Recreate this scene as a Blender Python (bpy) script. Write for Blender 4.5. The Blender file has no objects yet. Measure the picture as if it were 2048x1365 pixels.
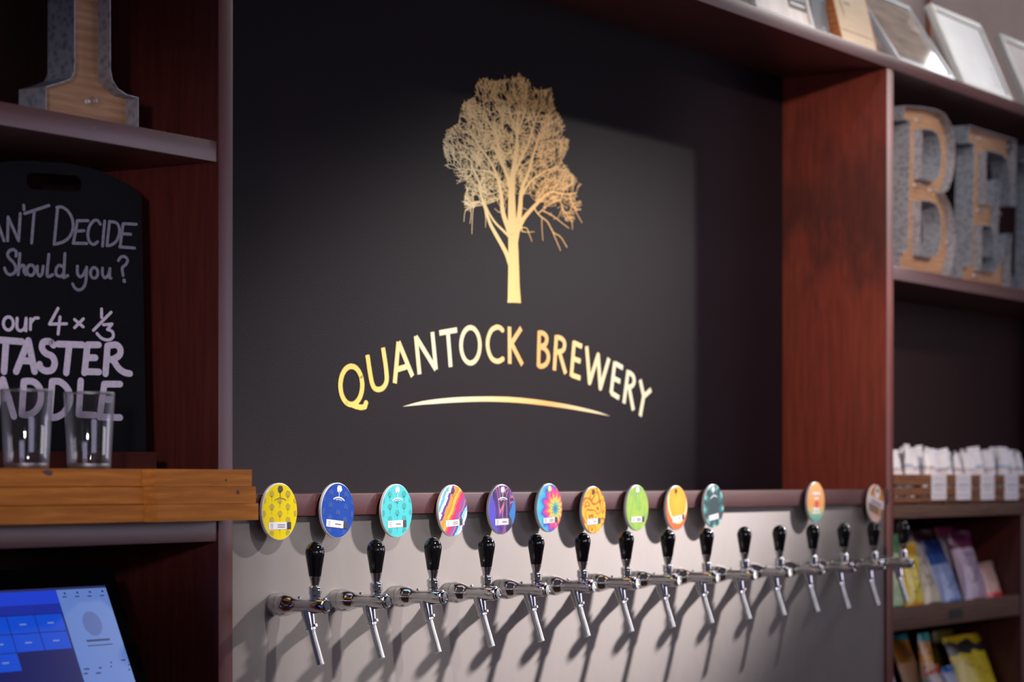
import bpy, bmesh, math, random
import numpy as np
from mathutils import Vector, Matrix
from mathutils.geometry import tessellate_polygon

scene = bpy.context.scene
COL = scene.collection
R = math.radians

# ------------------------------------------------------------------ camera
FPX = 4836.0                      # focal length in pixels of the 2048 x 1365 frame
YAW = R(57.5)                     # the camera looks this far to the right of the wall's normal
SN, CS = math.sin(YAW), math.cos(YAW)
HZ = 960.0                        # row of the horizon
CX, CY, CZ = -3.827, -2.994, 1.55
_xn = (555 - 1024) / FPX
CX = -(4.836 * SN + 4.836 * _xn * CS)
CY = -(4.836 * CS - 4.836 * _xn * SN)

cam_d = bpy.data.cameras.new('camera')
cam = bpy.data.objects.new('camera', cam_d)
COL.objects.link(cam)
cam.location = (CX, CY, CZ)
cam.rotation_euler = (R(90), 0, -YAW)
cam_d.sensor_width = 36.0
cam_d.lens = FPX / 2048 * 36
cam_d.shift_y = (HZ - 682.5) / 2048
cam_d.clip_start = 0.05
cam_d.dof.use_dof = True
cam_d.dof.focus_distance = 5.1
cam_d.dof.aperture_fstop = 3.1
scene.camera = cam

# ------------------------------------------------------------------ world, lights, exposure
world = bpy.data.worlds.new('world')
scene.world = world
world.use_nodes = True
bg = world.node_tree.nodes['Background']
bg.inputs[0].default_value = (0.75, 0.78, 1.0, 1)
bg.inputs[1].default_value = 0.055

def area(name, loc, target, size, size_y, power, col, spread=180):
    d = bpy.data.lights.new(name, 'AREA')
    d.shape = 'RECTANGLE'; d.size = size; d.size_y = size_y
    d.energy = power; d.color = col; d.spread = R(spread)
    o = bpy.data.objects.new(name, d); COL.objects.link(o)
    o.location = loc
    o.rotation_euler = (Vector(target) - Vector(loc)).to_track_quat('-Z', 'Y').to_euler()
    return o

def spot(name, loc, target, power, col, angle, blend, radius):
    d = bpy.data.lights.new(name, 'SPOT')
    d.energy = power; d.color = col; d.spot_size = R(angle); d.spot_blend = blend
    d.shadow_soft_size = radius
    o = bpy.data.objects.new(name, d); COL.objects.link(o)
    o.location = loc
    o.rotation_euler = (Vector(target) - Vector(loc)).to_track_quat('-Z', 'Y').to_euler()
    return o

KEY_T = Vector((1.5, 0.1, 1.64))
spot('key_spotlight', KEY_T + Vector((6.9, -3.45, 3.8)), KEY_T, 8700, (1.0, 0.93, 0.91), 12.4, 1.0, 0.17)
area('window_light_left', (-2.6, -4.6, 2.2), (0.0, 0, 1.5), 2.2, 1.6, 30, (0.74, 0.68, 1.0))
area('window_light_far_right', (6.6, -5.2, 2.3), (0.0, 0, 1.9), 2.4, 2.4, 46, (0.68, 0.60, 1.0))
spot('left_cell_fill', (-3.3, -1.9, 2.0), (-0.25, 0.2, 1.86), 150, (1.0, 0.90, 0.96), 20, 1.0, 0.1)  # added fill for the inner wall of the left cell, no known lamp
area('window_light_right', (6.4, -3.4, 2.0), (1.4, 0, 1.4), 2.4, 2.0, 20, (1.0, 0.95, 0.92))
spot('fill_spot_warm', (0.6, -2.6, 3.4), (2.95, 0.15, 2.12), 560, (1.0, 0.80, 0.68), 29, 1.0, 0.08)  # added warm fill, brightens the inner face of the right upright
spot('fill_spot_cool', (0.9, -2.5, 3.3), (3.75, 0.08, 2.42), 85, (0.92, 0.95, 1.0), 17, 1.0, 0.08)  # extra spot put in to lift the galvanised letters
area('front_fill', (0.7, -1.9, 1.75), (0.75, 0, 1.42), 0.9, 0.5, 5, (1.0, 0.95, 0.92))  # unseen soft front light, added as fill that fades towards the corners
area('ceiling_strip', (2.9, -0.62, 3.7), (2.9, -0.60, 0), 4.2, 0.14, 14, (0.95, 0.97, 1.0))
spot('fill_spot_badges', (0.1, -1.7, 3.2), (0.30, 0, 1.42), 255, (1.0, 0.97, 0.93), 24, 1.0, 0.06)  # added narrow spot that brightens the badges on the left
spot('fill_spot_taps', (1.5, -1.7, 3.2), (1.55, 0, 1.42), 40, (1.0, 0.97, 0.93), 26, 1.0, 0.06)  # second added spot, a weak fill for the taps further right
spot('fill_spot_frames', (2.4, -2.3, 4.0), (3.6, 0.12, 2.96), 165, (1.0, 0.97, 0.93), 24, 1.0, 0.1)  # invented spot that brightens the leaning frames
area('skylight', (7.5, -0.3, 4.42), (3.2, 0.05, 2.9), 0.9, 0.6, 24, (1.0, 0.98, 0.96))
scene.view_settings.view_transform = 'Standard'
scene.view_settings.look = 'None'
scene.view_settings.gamma = 1.0
scene.view_settings.use_curve_mapping = False
scene.view_settings.exposure = 0.0

# ------------------------------------------------------------------ photograph geometry helpers
def ray(px, py):
    a = (px - 1024) / FPX
    return Vector((SN + a * CS, CS - a * SN, (HZ - py) / FPX))

def P(px, py, y):
    """point of the plane y = const seen at a pixel of the photograph -> (X, Z)"""
    d = ray(px, py); t = (y - CY) / d.y
    return CX + t * d.x, CZ + t * d.z

def PX(px, y): return P(px, HZ, y)[0]

def on_plane(px, py, p0, n):
    d = ray(px, py); c = Vector((CX, CY, CZ))
    t = (Vector(p0) - c).dot(n) / d.dot(n)
    return c + d * t

def depth_for(px, X):
    d = ray(px, HZ); return CY + (X - CX) * d.y / d.x

def at_x(px, py, X):
    """point of the plane X = const at a pixel -> (y, Z)"""
    d = ray(px, py); t = (X - CX) / d.x
    return CY + t * d.y, CZ + t * d.z

# ------------------------------------------------------------------ mesh helpers
class MB:
    def __init__(s): s.v = []; s.f = []
    def add(s, vs, fs):
        o = len(s.v); s.v += [tuple(v) for v in vs]; s.f += [tuple(i + o for i in f) for f in fs]; return s
    def box(s, x0, x1, y0, y1, z0, z1, bev=0.0):
        if bev <= 0:
            vs = [(x, y, z) for x in (x0, x1) for y in (y0, y1) for z in (z0, z1)]
            return s.add(vs, [(0, 1, 3, 2), (4, 6, 7, 5), (0, 4, 5, 1), (2, 3, 7, 6), (0, 2, 6, 4), (1, 5, 7, 3)])
        bm = bmesh.new()
        bmesh.ops.create_cube(bm, size=1)
        for v in bm.verts:
            v.co = Vector(((x0 + x1) / 2 + v.co.x * (x1 - x0), (y0 + y1) / 2 + v.co.y * (y1 - y0), (z0 + z1) / 2 + v.co.z * (z1 - z0)))
        bmesh.ops.bevel(bm, geom=bm.edges[:], offset=bev, segments=2, affect='EDGES', profile=0.6)
        bm.verts.index_update()
        s.add([v.co[:] for v in bm.verts], [[v.index for v in f.verts] for f in bm.faces]); bm.free(); return s
    def lathe(s, prof, o=(0, 0, 0), axis='Z', n=32, caps=True):
        """prof: list of (radius, height along the axis)"""
        vs = []; o = Vector(o)
        for r, h in prof:
            for k in range(n):
                a = 2 * math.pi * k / n; c, d = r * math.cos(a), r * math.sin(a)
                if axis == 'Z': p = Vector((c, d, h))
                elif axis == 'Y': p = Vector((d, h, c))
                else: p = Vector((h, c, d))
                vs.append(o + p)
        fs = []
        for i in range(len(prof) - 1):
            for k in range(n):
                a, b = i * n + k, i * n + (k + 1) % n
                fs.append((a, b, b + n, a + n))
        if caps:
            if prof[0][0] > 1e-5: fs.append(tuple(range(n))[::-1])
            if prof[-1][0] > 1e-5: fs.append(tuple((len(prof) - 1) * n + k for k in range(n)))
        return s.add(vs, fs)
    def tube(s, pts, rad, n=14, caps=True):
        pts = [Vector(p) for p in pts]
        if not isinstance(rad, (list, tuple)): rad = [rad] * len(pts)
        vs = []; ref = None
        for i, p in enumerate(pts):
            t = (pts[min(i + 1, len(pts) - 1)] - pts[max(i - 1, 0)]).normalized()
            if ref is None: ref = Vector((1, 0, 0)) if abs(t.x) < 0.9 else Vector((0, 0, 1))
            u = (ref - t * ref.dot(t)).normalized(); w = t.cross(u); ref = u
            for k in range(n):
                a = 2 * math.pi * k / n
                vs.append(p + (u * math.cos(a) + w * math.sin(a)) * rad[i])
        fs = [(i * n + k, i * n + (k + 1) % n, (i + 1) * n + (k + 1) % n, (i + 1) * n + k) for i in range(len(pts) - 1) for k in range(n)]
        if caps: fs += [tuple(range(n))[::-1], tuple((len(pts) - 1) * n + k for k in range(n))]
        return s.add(vs, fs)
    def xform(s, M):
        s.v = [tuple(M @ Vector(v)) for v in s.v]; return s

def mesh_of(name, mb, mat, smooth=None):
    merge = smooth is not None
    me = bpy.data.meshes.new(name)
    me.from_pydata(mb.v, [], mb.f)
    bm = bmesh.new(); bm.from_mesh(me)
    bmesh.ops.remove_doubles(bm, verts=[v for v in bm.verts], dist=1e-7) if merge else None
    bmesh.ops.recalc_face_normals(bm, faces=bm.faces[:])
    bm.to_mesh(me); bm.free()
    if smooth:
        me.polygons.foreach_set('use_smooth', [True] * len(me.polygons))
        me.set_sharp_from_angle(angle=R(smooth))
    if mat: me.materials.append(mat)
    return me

def obj(name, mb, mat, parent=None, smooth=None, loc=None, raw=False):
    o = bpy.data.objects.new(name, mesh_of(name, mb, mat, smooth)); COL.objects.link(o)
    if parent is not None: o.parent = parent
    if loc is not None: o.location = loc
    return o

def tag(o, label=None, cat=None, group=None, kind=None):
    if label: o['label'] = label
    if cat: o['category'] = cat
    if group: o['group'] = group
    if kind: o['kind'] = kind
    return o

def thing(name, label, cat, loc=(0, 0, 0), rot=(0, 0, 0), group=None):
    o = bpy.data.objects.new(name, None); COL.objects.link(o)
    o.empty_display_size = 0.05
    o.location = loc; o.rotation_euler = rot
    return tag(o, label, cat, group)

def copy_tree(root, loc, label=None):
    r = root.copy(); COL.objects.link(r); r.location = loc
    if label: r['label'] = label
    for ch in list(root.children):
        c = ch.copy(); COL.objects.link(c); c.parent = r
        for g in list(ch.children):
            d = g.copy(); COL.objects.link(d); d.parent = c
    return r

_jr = random.Random(3)
def jit(place):
    """ink layers: every stroke lies a hair above the last"""
    def f(u, w):
        p = place(u, w); return (p[0], p[1] - f.d, p[2])
    f.d = _jr.random() * 2.5e-4
    return f

def ribbon(mb, pts, wx, wz, place, dots=True):
    """flat stroke through 2D points (metres in a plane); wx / wz pen widths; place(u, w) -> 3D"""
    pts = [Vector((p[0], p[1])) for p in pts]
    for a, b in zip(pts, pts[1:]):
        d = b - a
        if d.length < 1e-6: continue
        d.normalize(); n = Vector((-d.y * wx / 2, d.x * wz / 2))
        q = jit(place); mb.add([q(*(a + n)), q(*(a - n)), q(*(b - n)), q(*(b + n))], [(0, 1, 2, 3)])
    js = pts if dots else pts[1:-1]
    for p in js:
        q = jit(place); ring = [q(p.x + math.cos(2 * math.pi * k / 10) * wx / 2, p.y + math.sin(2 * math.pi * k / 10) * wz / 2) for k in range(10)]
        mb.add(ring, [tuple(range(10))])

def flat_poly(mb, loops, place):
    """filled polygon with holes, loops of 2D points"""
    tris = tessellate_polygon([[Vector((p[0], p[1], 0)) for p in l] for l in loops])
    vs = [place(p[0], p[1]) for l in loops for p in l]
    mb.add(vs, [tuple(t) for t in tris])

def smooth_line(pts, n=6):
    """Catmull-Rom through the points"""
    if len(pts) < 3: return pts
    q = [pts[0]] + list(pts) + [pts[-1]]; out = []
    for i in range(1, len(q) - 2):
        p0, p1, p2, p3 = [np.array(q[i + k], float) for k in (-1, 0, 1, 2)]
        for k in range(n):
            t = k / n
            out.append(tuple(0.5 * (2 * p1 + (p2 - p0) * t + (2 * p0 - 5 * p1 + 4 * p2 - p3) * t * t + (3 * p1 - p0 - 3 * p2 + p3) * t ** 3)))
    out.append(tuple(pts[-1])); return out

def ell(cx, cy, rx, ry, n=24, a0=0, a1=360):
    return [(cx + rx * math.cos(R(a0 + (a1 - a0) * k / n)), cy + ry * math.sin(R(a0 + (a1 - a0) * k / n))) for k in range(n + 1)]

# ------------------------------------------------------------------ materials
def S(r, g, b):
    f = lambda c: (c / 255 / 12.92) if c / 255 <= 0.04045 else ((c / 255 + 0.055) / 1.055) ** 2.4
    return (f(r), f(g), f(b), 1)

class NT:
    def __init__(s, name):
        s.m = bpy.data.materials.new(name); s.m.use_nodes = True
        s.t = s.m.node_tree; s.b = s.t.nodes['Principled BSDF']
    def n(s, typ, **kw):
        d = s.t.nodes.new(typ)
        for k, v in kw.items():
            if k.startswith('i_'): d.inputs[int(k[2:]) if k[2:].isdigit() else k[2:].replace('_', ' ')].default_value = v
            else: setattr(d, k, v)
        return d
    def l(s, a, b): s.t.links.new(a, b)
    def ramp(s, fac, stops, interp='LINEAR'):
        d = s.n('ShaderNodeValToRGB'); cr = d.color_ramp; cr.interpolation = interp
        while len(cr.elements) < len(stops): cr.elements.new(0.5)
        for e, (p, c) in zip(cr.elements, stops): e.position = p; e.color = c
        s.l(fac, d.inputs[0]); return d.outputs[0]
    def math(s, op, a, b=None):
        d = s.n('ShaderNodeMath', operation=op)
        for i, q in enumerate((a, b)):
            if q is None: continue
            if isinstance(q, (int, float)): d.inputs[i].default_value = q
            else: s.l(q, d.inputs[i])
        return d.outputs[0]
    def coord(s, kind='Object', scale=(1, 1, 1), loc=(0, 0, 0), rot=(0, 0, 0)):
        tc = s.n('ShaderNodeTexCoord'); mp = s.n('ShaderNodeMapping')
        mp.inputs['Scale'].default_value = scale; mp.inputs['Location'].default_value = loc; mp.inputs['Rotation'].default_value = rot
        s.l(tc.outputs[kind], mp.inputs[0]); return mp.outputs[0]
    def noise(s, vec, scale=5, detail=4, rough=0.55, dist=0):
        d = s.n('ShaderNodeTexNoise'); d.inputs['Scale'].default_value = scale; d.inputs['Detail'].default_value = detail
        d.inputs['Roughness'].default_value = rough; d.inputs['Distortion'].default_value = dist
        s.l(vec, d.inputs['Vector']); return d.outputs['Fac']
    def mix(s, fac, a, b, blend='MIX'):
        d = s.n('ShaderNodeMix', data_type='RGBA', blend_type=blend)
        for i, q in ((0, fac), (6, a), (7, b)):
            if isinstance(q, (int, float, tuple)): d.inputs[i].default_value = q
            else: s.l(q, d.inputs[i])
        return d.outputs[2]
    def base(s, col): s.l(col, s.b.inputs['Base Color']) if not isinstance(col, tuple) else setattr(s.b.inputs['Base Color'], 'default_value', col); return s
    def set(s, rough=0.5, metal=0.0, spec=0.5, coat=0):
        s.b.inputs['Roughness'].default_value = rough; s.b.inputs['Metallic'].default_value = metal
        s.b.inputs['Specular IOR Level'].default_value = spec; s.b.inputs['Coat Weight'].default_value = coat; return s
    def bump(s, h, strength=0.2, dist=0.002):
        d = s.n('ShaderNodeBump'); d.inputs['Strength'].default_value = strength; d.inputs['Distance'].default_value = dist
        s.l(h, d.inputs['Height']); s.l(d.outputs[0], s.b.inputs['Normal']); return s

def plain(name, col, rough=0.5, metal=0.0, spec=0.5, var=0.12, scale=40, bump=0.0):
    t = NT(name).set(rough, metal, spec)
    nz = t.noise(t.coord(), scale)
    lo = tuple(c * (1 - var) for c in col[:3]) + (1,); hi = tuple(min(1, c * (1 + var)) for c in col[:3]) + (1,)
    t.base(t.ramp(nz, [(0.3, lo), (0.7, hi)]))
    if bump: t.bump(nz, bump)
    return t.m

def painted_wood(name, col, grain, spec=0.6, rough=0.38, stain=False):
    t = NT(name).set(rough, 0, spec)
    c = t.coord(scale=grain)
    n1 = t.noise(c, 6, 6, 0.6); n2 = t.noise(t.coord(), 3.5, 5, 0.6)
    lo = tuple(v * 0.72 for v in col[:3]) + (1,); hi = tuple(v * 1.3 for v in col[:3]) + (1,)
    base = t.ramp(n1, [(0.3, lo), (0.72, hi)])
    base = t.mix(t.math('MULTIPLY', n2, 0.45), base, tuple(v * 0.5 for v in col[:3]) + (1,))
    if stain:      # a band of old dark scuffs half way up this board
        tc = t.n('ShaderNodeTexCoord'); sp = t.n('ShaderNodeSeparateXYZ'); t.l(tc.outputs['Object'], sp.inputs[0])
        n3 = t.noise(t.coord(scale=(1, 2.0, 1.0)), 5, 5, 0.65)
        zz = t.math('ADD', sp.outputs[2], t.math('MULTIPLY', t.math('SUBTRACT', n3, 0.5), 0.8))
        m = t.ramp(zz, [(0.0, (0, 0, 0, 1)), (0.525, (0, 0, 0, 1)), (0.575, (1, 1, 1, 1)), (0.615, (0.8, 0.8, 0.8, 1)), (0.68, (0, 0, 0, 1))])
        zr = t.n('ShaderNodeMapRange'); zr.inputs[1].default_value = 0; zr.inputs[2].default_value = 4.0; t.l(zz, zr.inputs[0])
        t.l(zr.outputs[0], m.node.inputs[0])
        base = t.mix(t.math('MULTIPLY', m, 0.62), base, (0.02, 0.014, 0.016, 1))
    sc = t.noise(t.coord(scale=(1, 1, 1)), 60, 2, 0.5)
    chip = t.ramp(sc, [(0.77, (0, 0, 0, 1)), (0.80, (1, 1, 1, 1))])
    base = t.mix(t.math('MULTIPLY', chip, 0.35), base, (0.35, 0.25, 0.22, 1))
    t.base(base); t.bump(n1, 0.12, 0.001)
    return t.m

M = {}
M['red_x'] = painted_wood('red_brown_paint_along', S(88, 46, 44), (1, 14, 14))
M['red_z'] = painted_wood('red_brown_paint_upright', S(88, 36, 30), (14, 14, 1))
M['red_stain'] = painted_wood('red_brown_paint_scuffed', S(120, 54, 42), (14, 14, 1), stain=True)
M['dark_rail'] = painted_wood('dark_red_brown_rail', S(70, 28, 22), (1, 14, 14), rough=0.6, spec=0.08)
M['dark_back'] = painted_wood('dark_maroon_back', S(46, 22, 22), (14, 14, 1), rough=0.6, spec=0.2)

# black sign panel with a faint woven grain
t = NT('black_sign_panel').set(0.5, 0, 0.045)
n1 = t.noise(t.coord(scale=(1, 1, 1)), 260, 2); n2 = t.noise(t.coord(), 2.2, 3)
t.base(t.mix(n2, S(24, 18, 23), S(29, 22, 28))); t.bump(n1, 0.25, 0.0008); M['panel'] = t.m

# brushed stainless steel
t = NT('brushed_steel').set(0.4, 0.62, 0.4)
c = t.coord(scale=(60, 1, 60)); n1 = t.noise(t.coord(), 420, 3, 0.7); n2 = t.noise(t.coord(scale=(2, 1, 1)), 4, 5, 0.6, 1.2)
t.base(t.mix(n2, S(126, 120, 119), S(150, 142, 138)))
rg = t.n('ShaderNodeMapRange'); rg.inputs[3].default_value = 0.66; rg.inputs[4].default_value = 0.78; t.l(n2, rg.inputs[0]); t.l(rg.outputs[0], t.b.inputs['Roughness'])
t.bump(n1, 0.06, 0.0006)
t.b.inputs['Anisotropic'].default_value = 0.6
cv = t.n('ShaderNodeCombineXYZ'); cv.inputs[2].default_value = 1.0; t.l(cv.outputs[0], t.b.inputs['Tangent'])
M['steel'] = t.m

def pine(name, light, dark, seed):
    t = NT(name).set(0.55, 0, 0.15)
    c = t.coord(scale=(1.2, 9, 16), loc=(seed, seed * 2, 0))
    n1 = t.noise(c, 5, 5, 0.6, 0.6)
    w = t.n('ShaderNodeTexWave', wave_type='BANDS', bands_direction='Z'); w.inputs['Scale'].default_value = 18; w.inputs['Distortion'].default_value = 5; w.inputs['Detail'].default_value = 2; w.inputs['Detail Scale'].default_value = 0.6
    t.l(t.coord(scale=(0.25, 1, 1.0), loc=(seed, 0, seed)), w.inputs['Vector'])
    col = t.ramp(n1, [(0.3, dark), (0.65, light)])
    col = t.mix(t.math('MULTIPLY', w.outputs['Fac'], 0.35), col, tuple(v * 0.6 for v in dark[:3]) + (1,))
    t.base(col); t.bump(n1, 0.08, 0.001); return t.m
M['pine'] = [pine('golden_pine_%d' % i, S(216, 136, 50), S(184, 104, 28), i * 1.7) for i in range(3)]
M['knot'] = plain('dark_knot', S(60, 30, 14), 0.5)
M['ply'] = pine('letter_plywood', S(188, 146, 112), S(160, 120, 88), 4.4)
M['crate'] = pine('crate_wood', S(146, 98, 62), S(100, 62, 38), 7.0)
M['tray'] = pine('tray_wood', S(112, 84, 68), S(84, 62, 50), 3.1)

t = NT('galvanised_steel').set(0.5, 0.45, 0.5)
v = t.n('ShaderNodeTexVoronoi'); v.inputs['Scale'].default_value = 70; t.l(t.coord(), v.inputs['Vector'])
n1 = t.noise(t.coord(), 60, 4, 0.65)
t.base(t.ramp(t.math('ADD', t.math('MULTIPLY', v.outputs['Distance'], 0.5), t.math('MULTIPLY', n1, 0.6)), [(0.3, S(122, 124, 134)), (0.62, S(168, 170, 180))]))
M['galv'] = t.m
def chrome(name, col, rough):
    t = NT(name).set(rough, 1.0); t.base(t.ramp(t.noise(t.coord(), 30), [(0, col), (1, tuple(min(1, c * 1.03) for c in col[:3]) + (1,))])); return t.m
M['chrome'] = chrome('polished_chrome', (0.88, 0.87, 0.88, 1), 0.06)
M['satin'] = chrome('satin_steel', (0.76, 0.75, 0.74, 1), 0.27)
M['black_gloss'] = plain('black_gloss_plastic', (0.006, 0.006, 0.007, 1), 0.05, 0, 0.7, 0.1)
M['black'] = plain('black_plastic', (0.010, 0.010, 0.012, 1), 0.35, 0, 0.4, 0.1)
M['chalkboard'] = plain('black_chalkboard', (0.005, 0.005, 0.007, 1), 0.7, 0, 0.10, 0.25, 12)
M['chalk_thin'] = plain('thin_grey_chalk', S(128, 126, 142), 0.9, 0, 0.1, 0.2, 150)
M['chalk'] = plain('lavender_white_chalk', S(214, 204, 222), 0.9, 0, 0.1, 0.12, 150)
M['white'] = plain('white_card', S(232, 230, 236), 0.5, 0, 0.4, 0.04)
M['white_gloss'] = plain('white_acrylic', S(235, 232, 230), 0.25, 0, 0.5, 0.03)
M['ink'] = plain('dark_ink', S(52, 48, 56), 0.5)
M['ink_grey'] = plain('grey_ink', S(128, 124, 134), 0.6)

# glass
t = NT('clear_glass')
lw0 = t.n('ShaderNodeLayerWeight'); lw0.inputs[0].default_value = 0.5
lw = t.n('ShaderNodeMapRange'); lw.inputs[3].default_value = 0.09; lw.inputs[4].default_value = 0.8; t.l(t.math('POWER', lw0.outputs['Facing'], 3.0), lw.inputs[0])
tr = t.n('ShaderNodeBsdfTransparent'); gl = t.n('ShaderNodeBsdfGlossy'); gl.inputs['Roughness'].default_value = 0.04
t.l(t.ramp(t.noise(t.coord(), 20), [(0, (0.955, 0.96, 0.96, 1)), (1, (0.97, 0.97, 0.975, 1))]), tr.inputs[0])
mx = t.n('ShaderNodeMixShader'); t.l(lw.outputs[0], mx.inputs[0]); t.l(tr.outputs[0], mx.inputs[1]); t.l(gl.outputs[0], mx.inputs[2])
g2 = t.n('ShaderNodeBsdfGlossy'); g2.inputs['Roughness'].default_value = 0.42; g2.inputs[0].default_value = (0.9, 0.92, 1.0, 1)
m2 = t.n('ShaderNodeMixShader'); t.l(t.math('MULTIPLY', t.math('POWER', lw0.outputs['Facing'], 2.2), 0.5), m2.inputs[0]); t.l(mx.outputs[0], m2.inputs[1]); t.l(g2.outputs[0], m2.inputs[2])
out = [n for n in t.t.nodes if n.type == 'OUTPUT_MATERIAL'][0]; t.l(m2.outputs[0], out.inputs[0]); t.t.nodes.remove(t.b)
M['glass'] = t.m
t = NT('thick_glass'); tr = t.n('ShaderNodeBsdfTransparent'); gl = t.n('ShaderNodeBsdfGlossy'); gl.inputs['Roughness'].default_value = 0.35
t.l(t.ramp(t.noise(t.coord(), 60), [(0, (0.8, 0.82, 0.84, 1)), (1, (0.9, 0.92, 0.94, 1))]), gl.inputs[0]); tr.inputs[0].default_value = (0.86, 0.87, 0.88, 1)
mx = t.n('ShaderNodeMixShader'); mx.inputs[0].default_value = 0.45; t.l(tr.outputs[0], mx.inputs[1]); t.l(gl.outputs[0], mx.inputs[2])
out = [n for n in t.t.nodes if n.type == 'OUTPUT_MATERIAL'][0]; t.l(mx.outputs[0], out.inputs[0]); t.t.nodes.remove(t.b)
M['glass_thick'] = t.m

# plaster wall and floor
t = NT('grey_plaster').set(0.85, 0, 0.2)
n1 = t.noise(t.coord(), 3, 6, 0.6); t.base(t.mix(n1, S(166, 146, 134), S(198, 178, 166))); t.bump(t.noise(t.coord(), 40, 5), 0.2); M['plaster'] = t.m
t = NT('floor_boards').set(0.5, 0, 0.3)
t.base(t.ramp(t.noise(t.coord(scale=(1, 12, 1)), 4, 5), [(0.3, S(70, 52, 40)), (0.7, S(110, 84, 64))])); M['floor'] = t.m
M['copper'] = plain('copper_pipe', S(176, 104, 66), 0.5, 0.4)

# ------------------------------------------------------------------ main measures
XL0, XL1 = PX(437, 0), PX(466, 0)        # left upright
XR0, XR1 = PX(1774, 0), PX(1787, 0)      # right upright
D = depth_for(1562, XR0)                 # depth of the recess
ZS_TOP, ZS_BOT = 2.206, 2.165            # letter shelves
ZL_TOP, ZL_BOT = 1.472, 1.430            # lower shelves
ZB_BOT, ZB_TOP = 2.806, 2.845            # top board
XR2 = PX(2044, 0); XEND = XR2 + 1.1
XLEFT = PX(-420, 0)
print('MEASURES', XL0, XL1, XR0, XR1, 'D', D, 'XR2', XR2, XLEFT)

# ------------------------------------------------------------------ structure
tag(obj('floor', MB().box(-7, 8, -5, D + 0.3, -0.1, 0), M['floor']), kind='structure')
tag(obj('wall_back', MB().box(-5, 8, D + 0.06, D + 0.2, 0, 3.9), M['plaster']), kind='structure')

sh = thing('back_bar_shelving', 'built-in red-brown painted timber shelving behind the bar, framing the black sign', 'shelving', ((XL0 + XR1) / 2, D / 2, 0))
def lp(o, mb): L = o.location; return mb.xform(Matrix.Translation((-L.x, -L.y, -L.z)))
def shelf_part(name, x0, x1, y0, y1, z0, z1, m, bev=0.0025, label=None):
    o = obj(name, lp(sh, MB().box(x0, x1, y0, y1, z0, z1, bev)), m, sh, 40)
    if label: o['label'] = label
    return o
shelf_part('upright', XL0, XL1, 0, D, 0, ZB_BOT, M['red_z'])
shelf_part('upright', XR0, XR1, 0, D, 0, ZB_BOT, M['red_stain'])
shelf_part('upright', XR2, XR2 + 0.04, 0, D, 0, ZL_BOT, M['red_z'])
shelf_part('upright', XEND - 0.04, XEND, 0, D, ZL_TOP, ZB_BOT, M['red_z'])
shelf_part('upright', XLEFT - 0.04, XLEFT, 0, D, 0, ZB_BOT, M['red_z'])
shelf_part('top_board', XLEFT - 0.04, XEND, -0.004, D + 0.04, ZB_BOT, ZB_TOP, M['red_x'])
shelf_part('shelf', XLEFT, XL0, 0.003, D, ZS_BOT, ZS_TOP, M['red_x'])
shelf_part('shelf', XLEFT, XL0, 0.003, D, ZL_BOT, ZL_TOP, M['red_x'])
shelf_part('shelf', XLEFT, XL0, 0.003, D, 1.03, 1.07, M['red_x'])
shelf_part('shelf', XR1, XEND - 0.04, 0.002, D, ZS_BOT, ZS_TOP, M['red_x'])
shelf_part('shelf', XR1, XEND, -0.002, D, ZL_BOT, ZL_TOP, M['tray'], label='bare greyish wood crate shelf')
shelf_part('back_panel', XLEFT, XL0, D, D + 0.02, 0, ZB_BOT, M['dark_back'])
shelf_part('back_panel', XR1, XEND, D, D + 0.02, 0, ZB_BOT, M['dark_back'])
shelf_part('rail', XL1, XR0, -0.006, 0.05, 1.476, 1.521, M['red_x'], label='narrow red-brown rail above the steel panel')
shelf_part('shelf', XL1, XR0, 0.05, D, 1.48, 1.519, M['red_x'])
shelf_part('shelf', XR1, XR2, 0.02, D, 0.70, 0.73, M['red_x'])

tag(obj('steel_panel', MB().box(XL1 + 0.002, XR0 - 0.001, 0.008, 0.012, 0.85, 1.475, 0.0008), M['steel'], None, 40),
    'brushed stainless steel splashback panel that carries the beer taps', 'splashback')

# ------------------------------------------------------------------ black sign with gold print
XC = (XL1 + XR0) / 2
sign = thing('brewery_sign', 'large matte black wall sign with golden bare tree and arched QUANTOCK BREWERY lettering', 'sign', (XC, D, 2.0))
obj('sign_panel', lp(sign, MB().box(XL1, XR0, D - 0.006, D + 0.02, 1.519, ZB_BOT)), M['panel'], sign)
YS = D - 0.0068
plS = lambda u, w: (u - XC, YS - D, w - 2.0)

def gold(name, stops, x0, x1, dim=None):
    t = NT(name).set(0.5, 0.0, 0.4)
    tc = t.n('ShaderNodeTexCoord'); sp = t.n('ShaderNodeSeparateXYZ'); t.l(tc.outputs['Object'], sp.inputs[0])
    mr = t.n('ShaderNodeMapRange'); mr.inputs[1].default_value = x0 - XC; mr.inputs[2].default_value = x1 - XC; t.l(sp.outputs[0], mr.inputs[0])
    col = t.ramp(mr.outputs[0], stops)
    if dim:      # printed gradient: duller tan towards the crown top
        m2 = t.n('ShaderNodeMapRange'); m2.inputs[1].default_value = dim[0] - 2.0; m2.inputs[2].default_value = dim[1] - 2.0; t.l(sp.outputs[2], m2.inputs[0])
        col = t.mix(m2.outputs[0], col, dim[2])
    t.base(col); return t.m

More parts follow.
